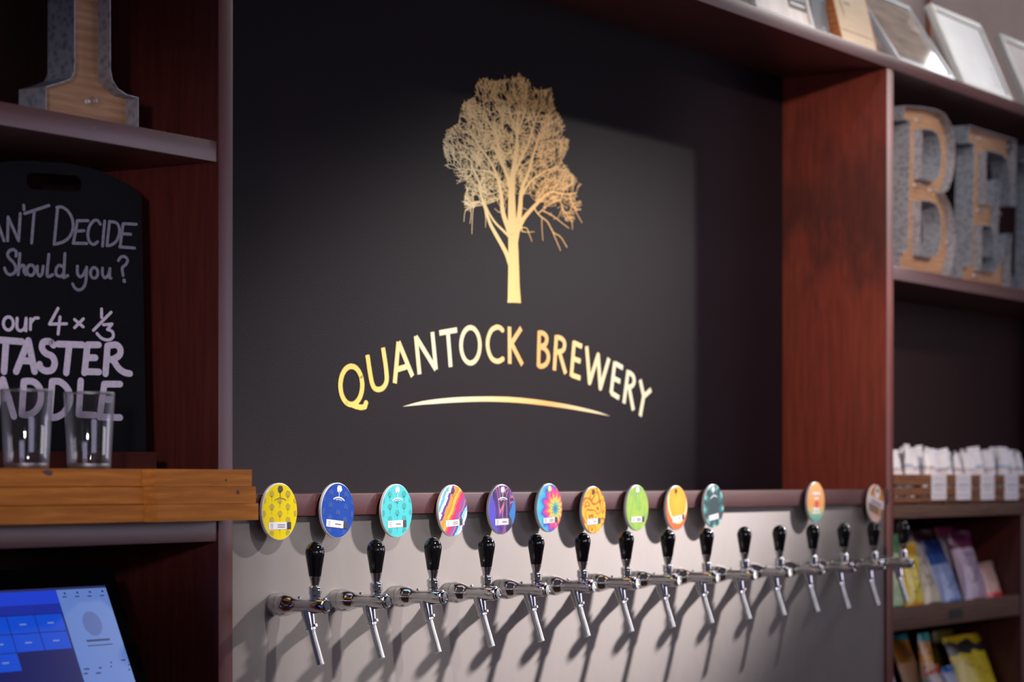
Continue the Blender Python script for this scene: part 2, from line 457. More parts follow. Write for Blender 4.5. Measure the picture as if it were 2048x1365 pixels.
# --- letters, traced as strokes in a 2.9257x enlargement whose corner is (640, 620)
def LP(p): return P(640 + p[0] / 2.9257, 620 + p[1] / 2.9257, YS)
GLYPH = [
 ('Q', [ell(183, 443, 64, 112, 36), [(186, 556), (212, 566), (240, 572), (262, 568), (269, 545)]]),
 ('U', [smooth_line([(277, 265), (291, 360), (303, 425), (318, 458), (343, 467), (370, 455), (387, 425), (390, 390), (383, 320), (368, 222)], 5)]),
 ('A', [[(459, 188), (437, 430)], [(459, 188), (541, 390)], [(450, 350), (516, 330)]]),
 ('N', [[(561, 154), (582, 378)], [(561, 158), (678, 350)], [(657, 130), (678, 350)]]),
 ('T', [[(698, 136), (802, 118)], [(748, 130), (764, 335)]]),
 ('O', [ell(880, 208, 55, 104, 36)]),
 ('C', [smooth_line([(1070, 122), (1052, 105), (1030, 103), (1003, 120), (985, 160), (980, 205), (988, 250), (1005, 285), (1030, 301), (1052, 299), (1072, 286)], 5)]),
 ('K', [[(1108, 99), (1110, 316)], [(1177, 107), (1116, 202)], [(1120, 196), (1184, 322)]]),
 ('B', [[(1283, 124), (1278, 333)], smooth_line([(1284, 134), (1305, 138), (1323, 155), (1326, 180), (1315, 206), (1284, 216)], 5), smooth_line([(1284, 218), (1313, 226), (1333, 255), (1335, 290), (1320, 320), (1297, 331), (1280, 329)], 5)]),
 ('R', [[(1383, 150), (1371, 355)], smooth_line([(1385, 160), (1410, 167), (1428, 186), (1430, 215), (1418, 240), (1380, 248)], 5), [(1400, 246), (1437, 374)]]),
 ('E', [[(1487, 184), (1470, 390)], [(1485, 193), (1533, 215)], [(1478, 284), (1524, 302)], [(1470, 381), (1523, 400)]]),
 ('W', [[(1560, 214), (1577, 428), (1627, 264), (1640, 460), (1691, 284)]]),
 ('E', [[(1725, 305), (1703, 490)], [(1726, 314), (1772, 340)], [(1713, 398), (1756, 420)], [(1703, 486), (1750, 516)]]),
 ('R', [[(1803, 354), (1778, 548)], smooth_line([(1806, 366), (1830, 385), (1838, 415), (1830, 440), (1812, 452), (1792, 446)], 5), [(1808, 452), (1833, 588)]]),
 ('Y', [[(1873, 410), (1894, 505)], [(1937, 468), (1894, 508)], [(1894, 503), (1873, 623)]]),
]
G_Y, G_C, G_O, G_P = S(252, 212, 84), S(240, 228, 188), S(240, 172, 74), S(250, 206, 128)
lx0, lx1 = LP((106, 0))[0], LP((1940, 0))[0]
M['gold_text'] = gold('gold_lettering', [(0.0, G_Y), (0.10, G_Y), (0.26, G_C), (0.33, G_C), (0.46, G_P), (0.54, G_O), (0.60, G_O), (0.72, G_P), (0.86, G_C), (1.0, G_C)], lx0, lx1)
def bar_stroke(mb, pts, wx, wz, place):
    for a, b in zip(pts, pts[1:]):
        a, b = Vector(a), Vector(b); d = (b - a).normalized(); n = Vector((-d.y * wx / 2, d.x * wz / 2))
        q = jit(place); mb.add([q(*(a + n)), q(*(a - n)), q(*(b - n)), q(*(b + n))], [(0, 1, 2, 3)])
for ch, strokes in GLYPH:
    mb = MB()
    for st in strokes:
        w = [LP(p) for p in st]
        if len(w) <= 2: bar_stroke(mb, w, 0.0168, 0.0135, plS)
        else: ribbon(mb, w, 0.0168, 0.0128, plS, dots=(ch in 'QO'))
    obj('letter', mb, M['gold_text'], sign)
up = [(483, 567), (600, 535), (760, 515), (930, 508), (1100, 510), (1260, 525), (1450, 555), (1600, 590), (1698, 622)]
lo = [(1600, 604), (1450, 579), (1260, 554), (1100, 541), (930, 538), (760, 545), (600, 556)]
mb = MB(); flat_poly(mb, [[LP(p) for p in smooth_line(up, 4) + smooth_line(lo, 4)]], plS)
M['gold_line'] = gold('gold_underline', [(0, G_C), (0.2, G_C), (0.45, G_P), (0.68, G_O), (1, G_C)], LP(up[0])[0], LP(up[-1])[0])
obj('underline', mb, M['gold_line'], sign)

# --- tree: trunk and boughs traced in a 2.626x enlargement whose corner is (840, 120); twigs grow to fill the crown
def TP(p): return P(840 + p[0] / 2.626, 120 + p[1] / 2.626, YS)
def grow_tree():
    rng = np.random.default_rng(7)
    crown = [(335, 88), (375, 110), (440, 100), (505, 88), (520, 45), (532, 88), (560, 95), (590, 135), (620, 160), (690, 145), (700, 230), (735, 300), (765, 350), (755, 400), (782, 420), (775, 480), (745, 530), (790, 590), (835, 640), (865, 660), (845, 720), (850, 780), (815, 800), (800, 850), (740, 845), (700, 850), (660, 830), (640, 815), (600, 800), (585, 760), (540, 800), (500, 820), (440, 800), (400, 740), (350, 760), (300, 770), (262, 790), (235, 800), (230, 740), (240, 680), (190, 650), (185, 600), (130, 555), (118, 430), (140, 370), (200, 330), (220, 230), (285, 190), (295, 120)]
    nodes = []; parent = []; minw = []
    def path(pts, w0, w1, start=None):
        pts = smooth_line(pts, 6); prev = start; L = len(pts)
        for i, p in enumerate(pts):
            nodes.append(np.array(p, float)); parent.append(-1 if prev is None else prev)
            minw.append(w0 + (w1 - w0) * i / (L - 1)); prev = len(nodes) - 1
        return prev
    def near(p):
        d = [np.hypot(*(n - np.array(p))) for n in nodes]; return int(np.argmin(d))
    path([(493, 1275), (492, 1150), (490, 1000), (485, 880), (482, 760), (482, 650), (495, 560), (508, 450), (510, 330)], 66, 10)
    for pts, a, b in [
        ([(478, 1090), (450, 1010), (400, 920), (368, 860), (345, 790), (322, 720), (310, 640), (270, 560)], 24, 6),
        ([(482, 940), (462, 880), (435, 800), (425, 700), (400, 600), (360, 520), (300, 440)], 30, 7),
        ([(470, 930), (440, 900), (395, 855), (360, 800), (335, 740)], 14, 7),
        ([(498, 960), (515, 860), (525, 780), (535, 680), (570, 590), (600, 480), (630, 380)], 32, 7),
        ([(512, 900), (540, 840), (585, 785), (640, 730), (690, 695), (760, 705), (820, 700)], 26, 6),
        ([(530, 720), (580, 640), (650, 590), (720, 560)], 15, 5),
        ([(482, 700), (460, 620), (425, 520), (405, 420), (390, 300)], 22, 6),
        ([(495, 600), (530, 520), (570, 440), (600, 330), (640, 250)], 16, 5),
        ([(425, 640), (370, 590), (300, 580), (220, 570)], 10, 4),
        ([(335, 760), (300, 745), (270, 765), (240, 760)], 9, 4),
        ([(600, 780), (625, 815), (668, 850), (700, 905), (738, 930), (772, 985)], 7, 3), ([(690, 885), (712, 940), (738, 1002)], 5, 2.5), ([(640, 790), (690, 815), (730, 845), (782, 885)], 6, 3),
        ([(735, 740), (760, 800), (795, 845), (800, 890)], 5, 2.5), ([(790, 720), (815, 790), (850, 855)], 5, 2.5), ([(640, 830), (640, 880), (645, 950)], 4, 2.2),
        ([(280, 765), (275, 830), (272, 915)], 4, 2.2), ([(262, 765), (268, 810), (262, 860)], 4, 2.2), ([(300, 745), (285, 770), (240, 790), (230, 850)], 5, 2.2),
        ([(530, 880), (560, 885), (575, 920), (588, 955)], 5, 2.2), ([(535, 900), (560, 905), (600, 903)], 5, 2.2), ([(440, 790), (415, 800), (392, 780)], 5, 2.2), ([(340, 790), (345, 830), (344, 880)], 5, 2.2),
        ([(508, 400), (480, 300), (460, 200)], 9, 4), ([(510, 400), (545, 290), (560, 200)], 9, 4),
        ([(400, 400), (350, 300), (330, 210)], 8, 4)]:
        path(pts[0:], a, b, near(pts[0]))
    poly = np.array(crown)
    def inside(q):
        x, y = q[:, 0], q[:, 1]; c = np.zeros(len(q), bool); j = len(poly) - 1
        for i in range(len(poly)):
            xi, yi = poly[i]; xj, yj = poly[j]
            c ^= ((yi > y) != (yj > y)) & (x < (xj - xi) * (y - yi) / (yj - yi + 1e-9) + xi); j = i
        return c
    gy, gx = np.mgrid[0:560, 0:500]
    MASK = inside(np.stack([gx.ravel() * 2.0, gy.ravel() * 2.0], 1)).reshape(560, 500)
    isin = lambda p: 0 <= p[0] < 998 and 0 <= p[1] < 1118 and MASK[int(p[1] / 2), int(p[0] / 2)]
    q = rng.uniform((100, 40), (880, 1010), (9000, 2)); q = q[inside(q)]
    keep = (q[:, 1] < 640) | (rng.random(len(q)) < 0.5); q = q[keep][:1500]
    A = q; nd = np.array(nodes)
    d = np.hypot(A[:, None, 0] - nd[None, :, 0], A[:, None, 1] - nd[None, :, 1])
    best = d.argmin(1); bd = d.min(1); alive = np.ones(len(A), bool)
    STEP, KILL, INF = 7.0, 13.0, 160.0
    nl = [n for n in nd]
    fork = np.array((490, 900.0))
    for it in range(160):
        act = np.where(alive & (bd < INF))[0]
        if len(act) == 0: break
        acc = {}
        for a in act:
            v = A[a] - nl[best[a]]; v = v / (np.hypot(*v) + 1e-9)
            acc[best[a]] = acc.get(best[a], 0) + v
        new = []
        for k, v in acc.items():
            v = v / (np.hypot(*v) + 1e-9)
            out = nl[k] - fork; out = out / (np.hypot(*out) + 1e-9)
            v = v + 0.30 * out + np.array((0, -0.25)) * (nl[k][1] < 700) + rng.normal(0, 0.26, 2)
            v = v / (np.hypot(*v) + 1e-9)
            nl.append(nl[k] + v * STEP); parent.append(k); minw.append(0.0); new.append(len(nl) - 1)
        for i in new:
            dd = np.hypot(A[:, 0] - nl[i][0], A[:, 1] - nl[i][1])
            m = dd < bd; bd[m] = dd[m]; best[m] = i
        keepm = bd > KILL; A = A[keepm]; best = best[keepm]; bd = bd[keepm]; alive = np.ones(len(A), bool)
        if len(nl) > 26000: break
    n = len(nl); w = np.zeros(n)
    for i in range(n - 1, -1, -1):
        own = w[i] ** (1 / 2.5) if w[i] > 0 else 2.3
        own = max(own, 2.3); w[i] = own
        if parent[i] >= 0: w[parent[i]] += own ** 2.5
    w = np.where(np.array(minw) > 0, np.array(minw), np.minimum(w, 9))
    # brushes of fine twigs leaving every bough and running up and outwards
    par = list(parent); ww = list(w); base = len(nl)
    def twig(k, d, L, w0, lev):
        prev = k; p = np.array(nl[k]); st = 6.0
        tgt = p - fork; tgt = tgt / (np.hypot(*tgt) + 1e-9)
        up = np.array((0, -1.0)) if p[1] < 690 else np.array((0.25 * np.sign(p[0] - 490), 0.55))
        goal = 0.75 * tgt + (0.75 if p[1] < 560 else 0.35) * up; goal = goal / np.hypot(*goal)
        m = int(L / st)
        for i in range(m):
            d = d + 0.13 * goal + rng.normal(0, 0.10, 2); d = d / np.hypot(*d); p = p + d * st
            if not isin(p):
                if i < 1 or rng.random() < 0.75: break
            nl.append(p.copy()); par.append(prev); ww.append(max(2.1, w0 * (1 - 0.5 * i / m))); prev = len(nl) - 1
            if lev < 2 and rng.random() < (0.26 if lev == 0 else 0.12):
                a = rng.choice((-1, 1)) * rng.uniform(0.3, 0.8); c, s_ = np.cos(a), np.sin(a)
                twig(prev, np.array((d[0] * c - d[1] * s_, d[0] * s_ + d[1] * c)), L * rng.uniform(0.45, 0.8), 2.2, lev + 1)
    for k in range(base):
        if parent[k] < 0 or nl[k][1] > 800 or len(nl) > 52000: continue
        if w[k] > 24 and nl[k][1] > 560: continue
        d = nl[k] - nl[parent[k]]; L = np.hypot(*d)
        if L < 1e-6: continue
        d = d / L; thick = w[k] > 6
        if rng.random() > (0.42 if thick else 0.36): continue
        a = rng.choice((-1, 1)) * rng.uniform(0.35, 1.0); c, s_ = np.cos(a), np.sin(a)
        twig(k, np.array((d[0] * c - d[1] * s_, d[0] * s_ + d[1] * c)), rng.uniform(30, 95), 3.0, 0)
    parent, w = par, np.array(ww)
    return nl, parent, w
nl, parent, w = grow_tree()
px_m = (TP((1, 0))[0] - TP((0, 0))[0]); pz_m = TP((0, 0))[1] - TP((0, 1))[1]
mb = MB()
for i in range(len(nl)):
    k = parent[i]
    if k < 0: continue
    a, b = nl[k], nl[i]; d = b - a
    L = math.hypot(*d)
    if L < 1e-6: continue
    n = np.array((-d[1], d[0])) / L; ext = d / L * 0.6
    wa, wb = min(w[k], w[i] * 1.35 + 0.3) / 2, w[i] / 2
    q = [TP(a - ext + n * wa), TP(a - ext - n * wa), TP(b + ext - n * wb), TP(b + ext + n * wb)]
    g = jit(plS); mb.add([g(*p) for p in q], [(0, 1, 2, 3)])
flat_poly(mb, [[TP(p) for p in [(474, 1180), (470, 1240), (457, 1272), (530, 1278), (524, 1200)]]], plS)
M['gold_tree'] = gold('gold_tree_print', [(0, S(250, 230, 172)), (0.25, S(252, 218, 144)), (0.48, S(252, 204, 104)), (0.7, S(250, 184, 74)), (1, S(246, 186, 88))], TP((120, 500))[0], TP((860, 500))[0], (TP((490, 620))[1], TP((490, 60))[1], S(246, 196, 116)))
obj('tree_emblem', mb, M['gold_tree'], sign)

# ------------------------------------------------------------------ beer taps
HANDLE_PX = [632, 753, 866, 974, 1073, 1164, 1250, 1334, 1410, 1489, 1559, 1627, 1687, 1746, 1808]
TAPX = [PX(p, -0.097) for p in HANDLE_PX]
fit = np.polyfit(range(15), TAPX, 1)
TAPX = [0.35 * x + 0.65 * (fit[0] * i + fit[1]) for i, x in enumerate(TAPX)]
TAPZ = 1.3005; YST = 0.008
ABOVE = ['yellow', 'royal blue', 'turquoise', 'multicoloured striped', 'purple marbled', 'rainbow tie-dye', 'amber maze-patterned', 'lime green', 'orange fruit', 'dark teal', None, None, 'peach and green', None, 'brown and gold']
def tap_label(i):
    if ABOVE[i]: return 'chrome beer tap with black handle directly below the %s round badge' % ABOVE[i]
    return {10: 'chrome beer tap without a badge, next right of the tap under the dark teal badge',
            11: 'chrome beer tap without a badge, next left of the tap under the peach badge',
            13: 'chrome beer tap without a badge, between the taps under the peach and brown badges'}[i]
def build_tap():
    t = thing('beer_tap', tap_label(0), 'beer tap', (TAPX[0], YST, TAPZ), group='chrome beer taps in a row')
    obj('wall_collar', MB().lathe([(0.0215, 0), (0.0225, -0.002), (0.0225, -0.018), (0.021, -0.021), (0.018, -0.021)], axis='Y', n=40), M['satin'], t, 35)
    prof = [(0.0205, -0.020), (0.0238, -0.021), (0.0242, -0.024), (0.0236, -0.030), (0.021, -0.040), (0.0172, -0.050), (0.0148, -0.058), (0.0140, -0.068), (0.0140, -0.085), (0.0152, -0.095), (0.0160, -0.102), (0.0160, -0.126), (0.0152, -0.131), (0.0135, -0.132)]
    obj('body', MB().lathe(prof, axis='Y', n=40), M['chrome'], t, 40)
    cap = obj('end_cap', MB().lathe([(0.0125, -0.130), (0.0125, -0.136), (0.0112, -0.138), (0.0098, -0.138), (0.0092, -0.1365), (0.0, -0.1365)], axis='Y', n=32), M['chrome'], t, 35)
    yb = -0.105
    obj('bonnet', MB().lathe([(0.0118, 0.008), (0.0108, 0.018), (0.0112, 0.021), (0.0128, 0.022), (0.0128, 0.030), (0.0118, 0.031), (0.0132, 0.032), (0.0132, 0.0365), (0.0118, 0.038), (0.009, 0.0395), (0.0075, 0.041)], (0, yb, 0), n=32), M['chrome'], t, 35)
    obj('ferrule', MB().lathe([(0.0072, 0.038), (0.0078, 0.041), (0.0118, 0.0555), (0.0122, 0.0575), (0.0118, 0.058)], (0, yb, 0), n=32), M['chrome'], t, 35)
    hp = [(0.0119, 0.0578), (0.0128, 0.062), (0.0152, 0.078), (0.0175, 0.091), (0.0189, 0.0995)]
    hp += [(0.0194 * math.cos(a), 0.1035 + 0.0235 * math.sin(a)) for a in [R(3 + 87 * k / 11) for k in range(12)]]
    hp[-1] = (0.0, hp[-1][1])
    obj('handle', MB().lathe(hp, (0, yb, 0), n=36), M['black_gloss'], t, 60)
    obj('spout_sleeve', MB().tube([(0, -0.0865, -0.008), (0, -0.088, -0.018), (0, -0.0925, -0.036), (0, -0.0942, -0.0435), (0, -0.0944, -0.0442), (0, -0.0952, -0.0480), (0, -0.0954, -0.0486)], [0.0138, 0.0132, 0.0108, 0.0098, 0.0108, 0.0106, 0.0080], 24), M['chrome'], t, 40)
    obj('sleeve_screw', MB().tube([(0, -0.100, -0.040), (0, -0.1085, -0.038)], [0.0032, 0.0030], 10), M['chrome'], t, 40)
    pts = smooth_line([(-0.0940, -0.040), (-0.0978, -0.052), (-0.1050, -0.075), (-0.1122, -0.096), (-0.1190, -0.1165)], 4)
    sp = obj('spout', MB().tube([(0, a, b) for a, b in pts], [0.0067 + 0.0011 * k / len(pts) for k in range(len(pts))], 20), M['satin'], t, 50)
    obj('body_screw', MB().lathe([(0.0035, 0.010), (0.0035, 0.0168), (0.0028, 0.0178), (0, 0.018)], (0, -0.066, 0), n=12), M['chrome'], t, 40)
    return t
tap0 = build_tap()
for i in range(1, 15):
    copy_tree(tap0, (TAPX[i], YST, TAPZ), tap_label(i))

# ------------------------------------------------------------------ badges
RB = 0.057
def badge_coords(t, rot=0.0):
    tc = t.n('ShaderNodeTexCoord'); mp = t.n('ShaderNodeMapping'); mp.inputs['Scale'].default_value = (1 / RB, 1 / RB, 1 / RB); mp.inputs['Rotation'].default_value = (0, rot, 0)
    t.l(tc.outputs['Object'], mp.inputs[0]); sp = t.n('ShaderNodeSeparateXYZ'); t.l(mp.outputs[0], sp.inputs[0]); return mp.outputs[0], sp.outputs[0], sp.outputs[2]
def unit(t, v): return t.math('ADD', t.math('MULTIPLY', v, 0.5), 0.5)
def bm_plain(name, c, c2=None):
    t = NT(name).set(0.5, 0, 0.1); v, x, z = badge_coords(t)
    t.base(t.ramp(t.noise(v, 2), [(0.3, c), (0.7, c2 or c)])); return t.m
def bm_stripes():
    t = NT('badge_stripes').set(0.35, 0, 0.4); v, x, z = badge_coords(t)
    u = t.math('SUBTRACT', t.math('MULTIPLY', x, 0.79), t.math('MULTIPLY', z, 0.61))
    # short offsets along the stripes, cut into paint strokes
    vo = t.n('ShaderNodeTexVoronoi'); vo.inputs['Scale'].default_value = 2.6
    mp = t.n('ShaderNodeMapping'); mp.inputs['Rotation'].default_value = (0, R(52), 0); mp.inputs['Scale'].default_value = (0.55, 1, 2.2); t.l(v, mp.inputs[0]); t.l(mp.outputs[0], vo.inputs['Vector'])
    off = t.math('MULTIPLY', t.math('SUBTRACT', vo.outputs['Color'], 0.5), 0.12)
    f = unit(t, t.math('ADD', u, off))
    W, TE, PU, OR, YE, RO, MA, BL, CY_ = S(250, 248, 246), S(96, 178, 196), S(98, 48, 140), S(248, 150, 40), S(252, 184, 44), S(240, 96, 66), S(214, 10, 104), S(52, 74, 166), S(140, 208, 232)
    t.base(t.ramp(f, [(0, W), (0.06, TE), (0.14, W), (0.21, PU), (0.28, OR), (0.36, S(236, 130, 30)), (0.41, YE), (0.49, RO), (0.54, MA), (0.66, S(108, 88, 176)), (0.72, RO), (0.76, BL), (0.82, CY_), (0.90, W), (0.96, PU)], 'CONSTANT')); return t.m
def bm_marble():
    t = NT('badge_marble').set(0.3, 0, 0.3); v, x, z = badge_coords(t)
    mp = t.n('ShaderNodeMapping'); mp.inputs['Scale'].default_value = (1.25, 1, 0.42); mp.inputs['Location'].default_value = (0.4, 0.3, 0.2); t.l(v, mp.inputs[0])
    nz = t.noise(mp.outputs[0], 1.5, 0.6, 0.5, 0.4)
    f = t.math('ADD', t.math('MULTIPLY', t.math('SINE', t.math('ADD', t.math('MULTIPLY', nz, 17), t.math('MULTIPLY', x, 3))), 0.5), 0.5)
    c = t.ramp(f, [(0.0, S(36, 22, 76)), (0.3, S(58, 32, 110)), (0.5, S(116, 56, 160)), (0.62, S(54, 34, 110)), (0.8, S(150, 78, 176)), (0.9, S(232, 140, 150)), (0.97, S(48, 26, 90))])
    e = t.math('LESS_THAN', t.math('ADD', x, t.math('MULTIPLY', z, 0.25)), -0.55)
    c = t.mix(e, c, S(88, 74, 214))
    e2 = t.math('GREATER_THAN', t.math('SUBTRACT', t.math('MULTIPLY', x, 0.85), t.math('MULTIPLY', t.math('ABSOLUTE', t.math('ADD', z, 0.2)), 0.55)), 0.42)
    c = t.mix(e2, c, S(44, 132, 214)); t.base(c); return t.m
def bm_tiedye():
    t = NT('badge_tie_dye').set(0.3, 0, 0.4); v, x, z = badge_coords(t)
    dx, dz = t.math('SUBTRACT', x, 0.45), t.math('ADD', z, 0.05)
    ang = t.math('ARCTAN2', dz, dx); rr = t.math('POWER', t.math('ADD', t.math('MULTIPLY', dx, dx), t.math('MULTIPLY', dz, dz)), 0.5)
    r2 = t.math('ADD', rr, t.math('MULTIPLY', t.math('SINE', t.math('MULTIPLY', ang, 13)), 0.10)); r2 = t.math('ADD', r2, t.math('MULTIPLY', t.noise(v, 6), 0.16))
    c = t.ramp(t.math('MULTIPLY', r2, 0.62), [(0.05, S(56, 82, 168)), (0.13, S(40, 150, 190)), (0.2, S(110, 196, 130)), (0.27, S(252, 224, 90)), (0.36, S(250, 150, 60)), (0.47, S(232, 42, 130)), (0.56, S(214, 50, 170)), (0.63, S(50, 70, 190)), (0.72, S(60, 170, 226)), (0.9, S(80, 200, 220))])
    t.base(c); return t.m
def bm_maze():
    t = NT('badge_maze').set(0.35, 0, 0.3); v, x, z = badge_coords(t)
    nz = t.noise(v, 1.9, 0.0, 0.4, 0.2)
    f = t.math('ADD', t.math('MULTIPLY', t.math('SINE', t.math('MULTIPLY', nz, 34)), 0.5), 0.5)
    t.base(t.ramp(f, [(0.0, S(188, 104, 14)), (0.22, S(200, 116, 18)), (0.40, S(252, 186, 40)), (1, S(253, 190, 46))])); return t.m
def bm_lime():
    t = NT('badge_lime').set(0.3, 0, 0.4); v, x, z = badge_coords(t)
    mp = t.n('ShaderNodeMapping'); mp.inputs['Scale'].default_value = (2.2, 1, 0.8); t.l(v, mp.inputs[0])
    n = t.noise(mp.outputs[0], 1.6, 4, 0.6, 0.8)
    t.base(t.ramp(n, [(0.3, S(104, 172, 92)), (0.45, S(142, 190, 74)), (0.6, S(174, 200, 74)), (0.75, S(130, 182, 80))])); return t.m
def bm_orange():
    t = NT('badge_orange').set(0.3, 0, 0.4); v, x, z = badge_coords(t)
    dx, dz = t.math('SUBTRACT', x, 0.12), t.math('SUBTRACT', z, 0.32)
    rr = t.math('POWER', t.math('ADD', t.math('MULTIPLY', dx, dx), t.math('MULTIPLY', dz, t.math('MULTIPLY', dz, 0.8))), 0.5)
    c = t.ramp(t.math('MULTIPLY', rr, 0.6), [(0, S(253, 188, 46)), (0.4, S(252, 172, 34)), (0.46, S(248, 150, 30)), (0.475, S(253, 224, 150)), (0.55, S(253, 232, 170)), (0.57, S(226, 104, 44)), (0.74, S(230, 112, 40)), (0.76, S(253, 226, 140)), (0.84, S(236, 120, 40))])
    t.base(c); return t.m
def bm_teal():
    t = NT('badge_dark_teal').set(0.3, 0, 0.4); v, x, z = badge_coords(t)
    ang = t.math('ARCTAN2', z, x); rr = t.math('POWER', t.math('ADD', t.math('MULTIPLY', x, x), t.math('MULTIPLY', z, z)), 0.5)
    nz = t.noise(v, 3, 4, 0.6, 0.5)
    s1 = t.math('SINE', t.math('ADD', t.math('MULTIPLY', ang, 9), t.math('MULTIPLY', nz, 8)))
    f = t.math('MULTIPLY', t.math('ADD', t.math('MULTIPLY', s1, 0.5), 0.5), t.math('MULTIPLY', rr, rr))
    t.base(t.ramp(f, [(0.1, S(44, 66, 72)), (0.35, S(36, 98, 104)), (0.6, S(60, 142, 140)), (0.85, S(150, 214, 200))])); return t.m
def bm_peach():
    t = NT('badge_peach').set(0.35, 0, 0.4); v, x, z = badge_coords(t)
    t.base(t.ramp(unit(t, z), [(0.05, S(90, 184, 172)), (0.2, S(150, 200, 150)), (0.32, S(226, 200, 120)), (0.42, S(250, 168, 92)), (0.75, S(248, 178, 104)), (1, S(250, 190, 120))])); return t.m
def bm_ale():
    t = NT('badge_brown_gold').set(0.35, 0, 0.4); v, x, z = badge_coords(t)
    t.base(t.ramp(unit(t, t.math('ADD', z, t.math('MULTIPLY', x, 0.15))), [(0.0, S(232, 196, 186)), (0.2, S(214, 172, 160)), (0.24, S(128, 102, 88)), (0.43, S(120, 94, 82)), (0.44, S(206, 196, 206)), (0.64, S(214, 204, 214)), (0.65, S(196, 136, 50)), (1, S(180, 116, 40))], 'LINEAR')); return t.m

INK_YEL = plain('olive_tree_print', S(186, 160, 6), 0.4); INK_BLUE = plain('navy_tree_print', S(22, 64, 148), 0.4); INK_TEAL = plain('deep_teal_tree_print', S(52, 160, 162), 0.4)
DARK_OLIVE = plain('dark_olive_print', S(66, 56, 14), 0.4); BROWN_INK = plain('brown_print', S(92, 54, 12), 0.4); PURPLE_INK = plain('plum_print', S(84, 36, 92), 0.4)
WHITE_INK = plain('white_print', S(244, 244, 248), 0.4); CREAM_INK = plain('pale_print', S(226, 236, 170), 0.4); RED_INK = plain('red_print', S(232, 84, 60), 0.4)
GOLD_INK = plain('gold_print', S(206, 150, 56), 0.4)
def tree_icon(mb, x, z, h, y, fill=1.0):
    r = h * 0.3
    rnd = random.Random(int((x + 7) * 1e4) + int(z * 1e4))
    pts = [(x + r * (1 + 0.16 * rnd.uniform(-1, 1)) * math.cos(R(a)) * 1.25, z + h * 0.22 + r * (1 + 0.16 * rnd.uniform(-1, 1)) * math.sin(R(a)) * 1.1) for a in range(0, 360, 20)]
    pts = [p for p in pts if math.hypot(*p) < RB * 0.965]
    if len(pts) > 3: mb.add([(p[0], y, p[1]) for p in pts], [tuple(range(len(pts)))])
    st = [(x - h * .03, z - h * .5), (x + h * .03, z - h * .5), (x + h * .05, z + h * 0.05), (x - h * .05, z + h * 0.05)]
    if all(math.hypot(*p) < RB * 0.97 for p in st): mb.add([(p[0], y, p[1]) for p in st], [(0, 1, 2, 3)])

BADGES = [  # tap index, centre row/column in the photo, tilt, material, emblem ink, arch?, sticker (x0,x1,z0,z1 in radii or None), label
 (0, 559.5, 1024, 0, bm_plain('badge_yellow', S(238, 214, 4), S(232, 204, 0)), DARK_OLIVE, 1, (-0.64, 0.62, -0.62, -0.37), 'bright yellow round tap badge with an olive tree pattern, leftmost in the row'),
 (1, 675.5, 1021.7, 5, bm_plain('badge_blue', S(30, 76, 168), S(24, 68, 160)), WHITE_INK, 1, (-0.66, 0.60, -0.62, -0.36), 'royal blue round tap badge with a white tree emblem'),
 (2, 794, 1022.4, -1, bm_plain('badge_turquoise', S(86, 200, 204), S(76, 194, 198)), WHITE_INK, 1, (-0.62, 0.58, -0.62, -0.36), 'turquoise round tap badge with teal trees and a white tree emblem'),
 (3, 906, 1022, -3, bm_stripes(), PURPLE_INK, 0, (-0.54, 0.62, -0.60, -0.36), 'round tap badge with diagonal orange, magenta, purple and white stripes'),
 (4, 1004.5, 1019.6, -1, bm_marble(), WHITE_INK, 1, (-0.55, 0.66, -0.62, -0.37), 'round tap badge with swirling purple and blue marbling'),
 (5, 1099, 1016.5, -2, bm_tiedye(), CREAM_INK, 0, (-0.52, 0.58, -0.62, -0.40), 'round tap badge with a rainbow tie-dye swirl'),
 (6, 1187.5, 1020.8, -3, bm_maze(), BROWN_INK, 0, (-0.60, 0.50, -0.60, -0.36), 'amber round tap badge with brown maze lines'),
 (7, 1274.5, 1016.7, -1, bm_lime(), WHITE_INK, 0, (-0.56, 0.60, -0.62, -0.38), 'lime green round tap badge with a small white tree emblem'),
 (8, 1353.5, 1016.8, -8, bm_orange(), BROWN_INK, 0, (-0.50, 0.62, -0.60, -0.36), 'orange round tap badge with a cream curve like a peel'),
 (9, 1427.5, 1013, -7, bm_teal(), WHITE_INK, 1, (-0.55, 0.60, -0.62, -0.38), 'dark teal round tap badge with pale streaks'),
 (12, 1632, 1005, 0, bm_peach(), None, 0, None, 'peach round tap badge fading to green and teal at its foot'),
 (14, 1752.5, 1008, 5, bm_ale(), None, 0, None, 'brown and gold round tap badge with a white band, rightmost in the row'),
]
YBG = -0.021
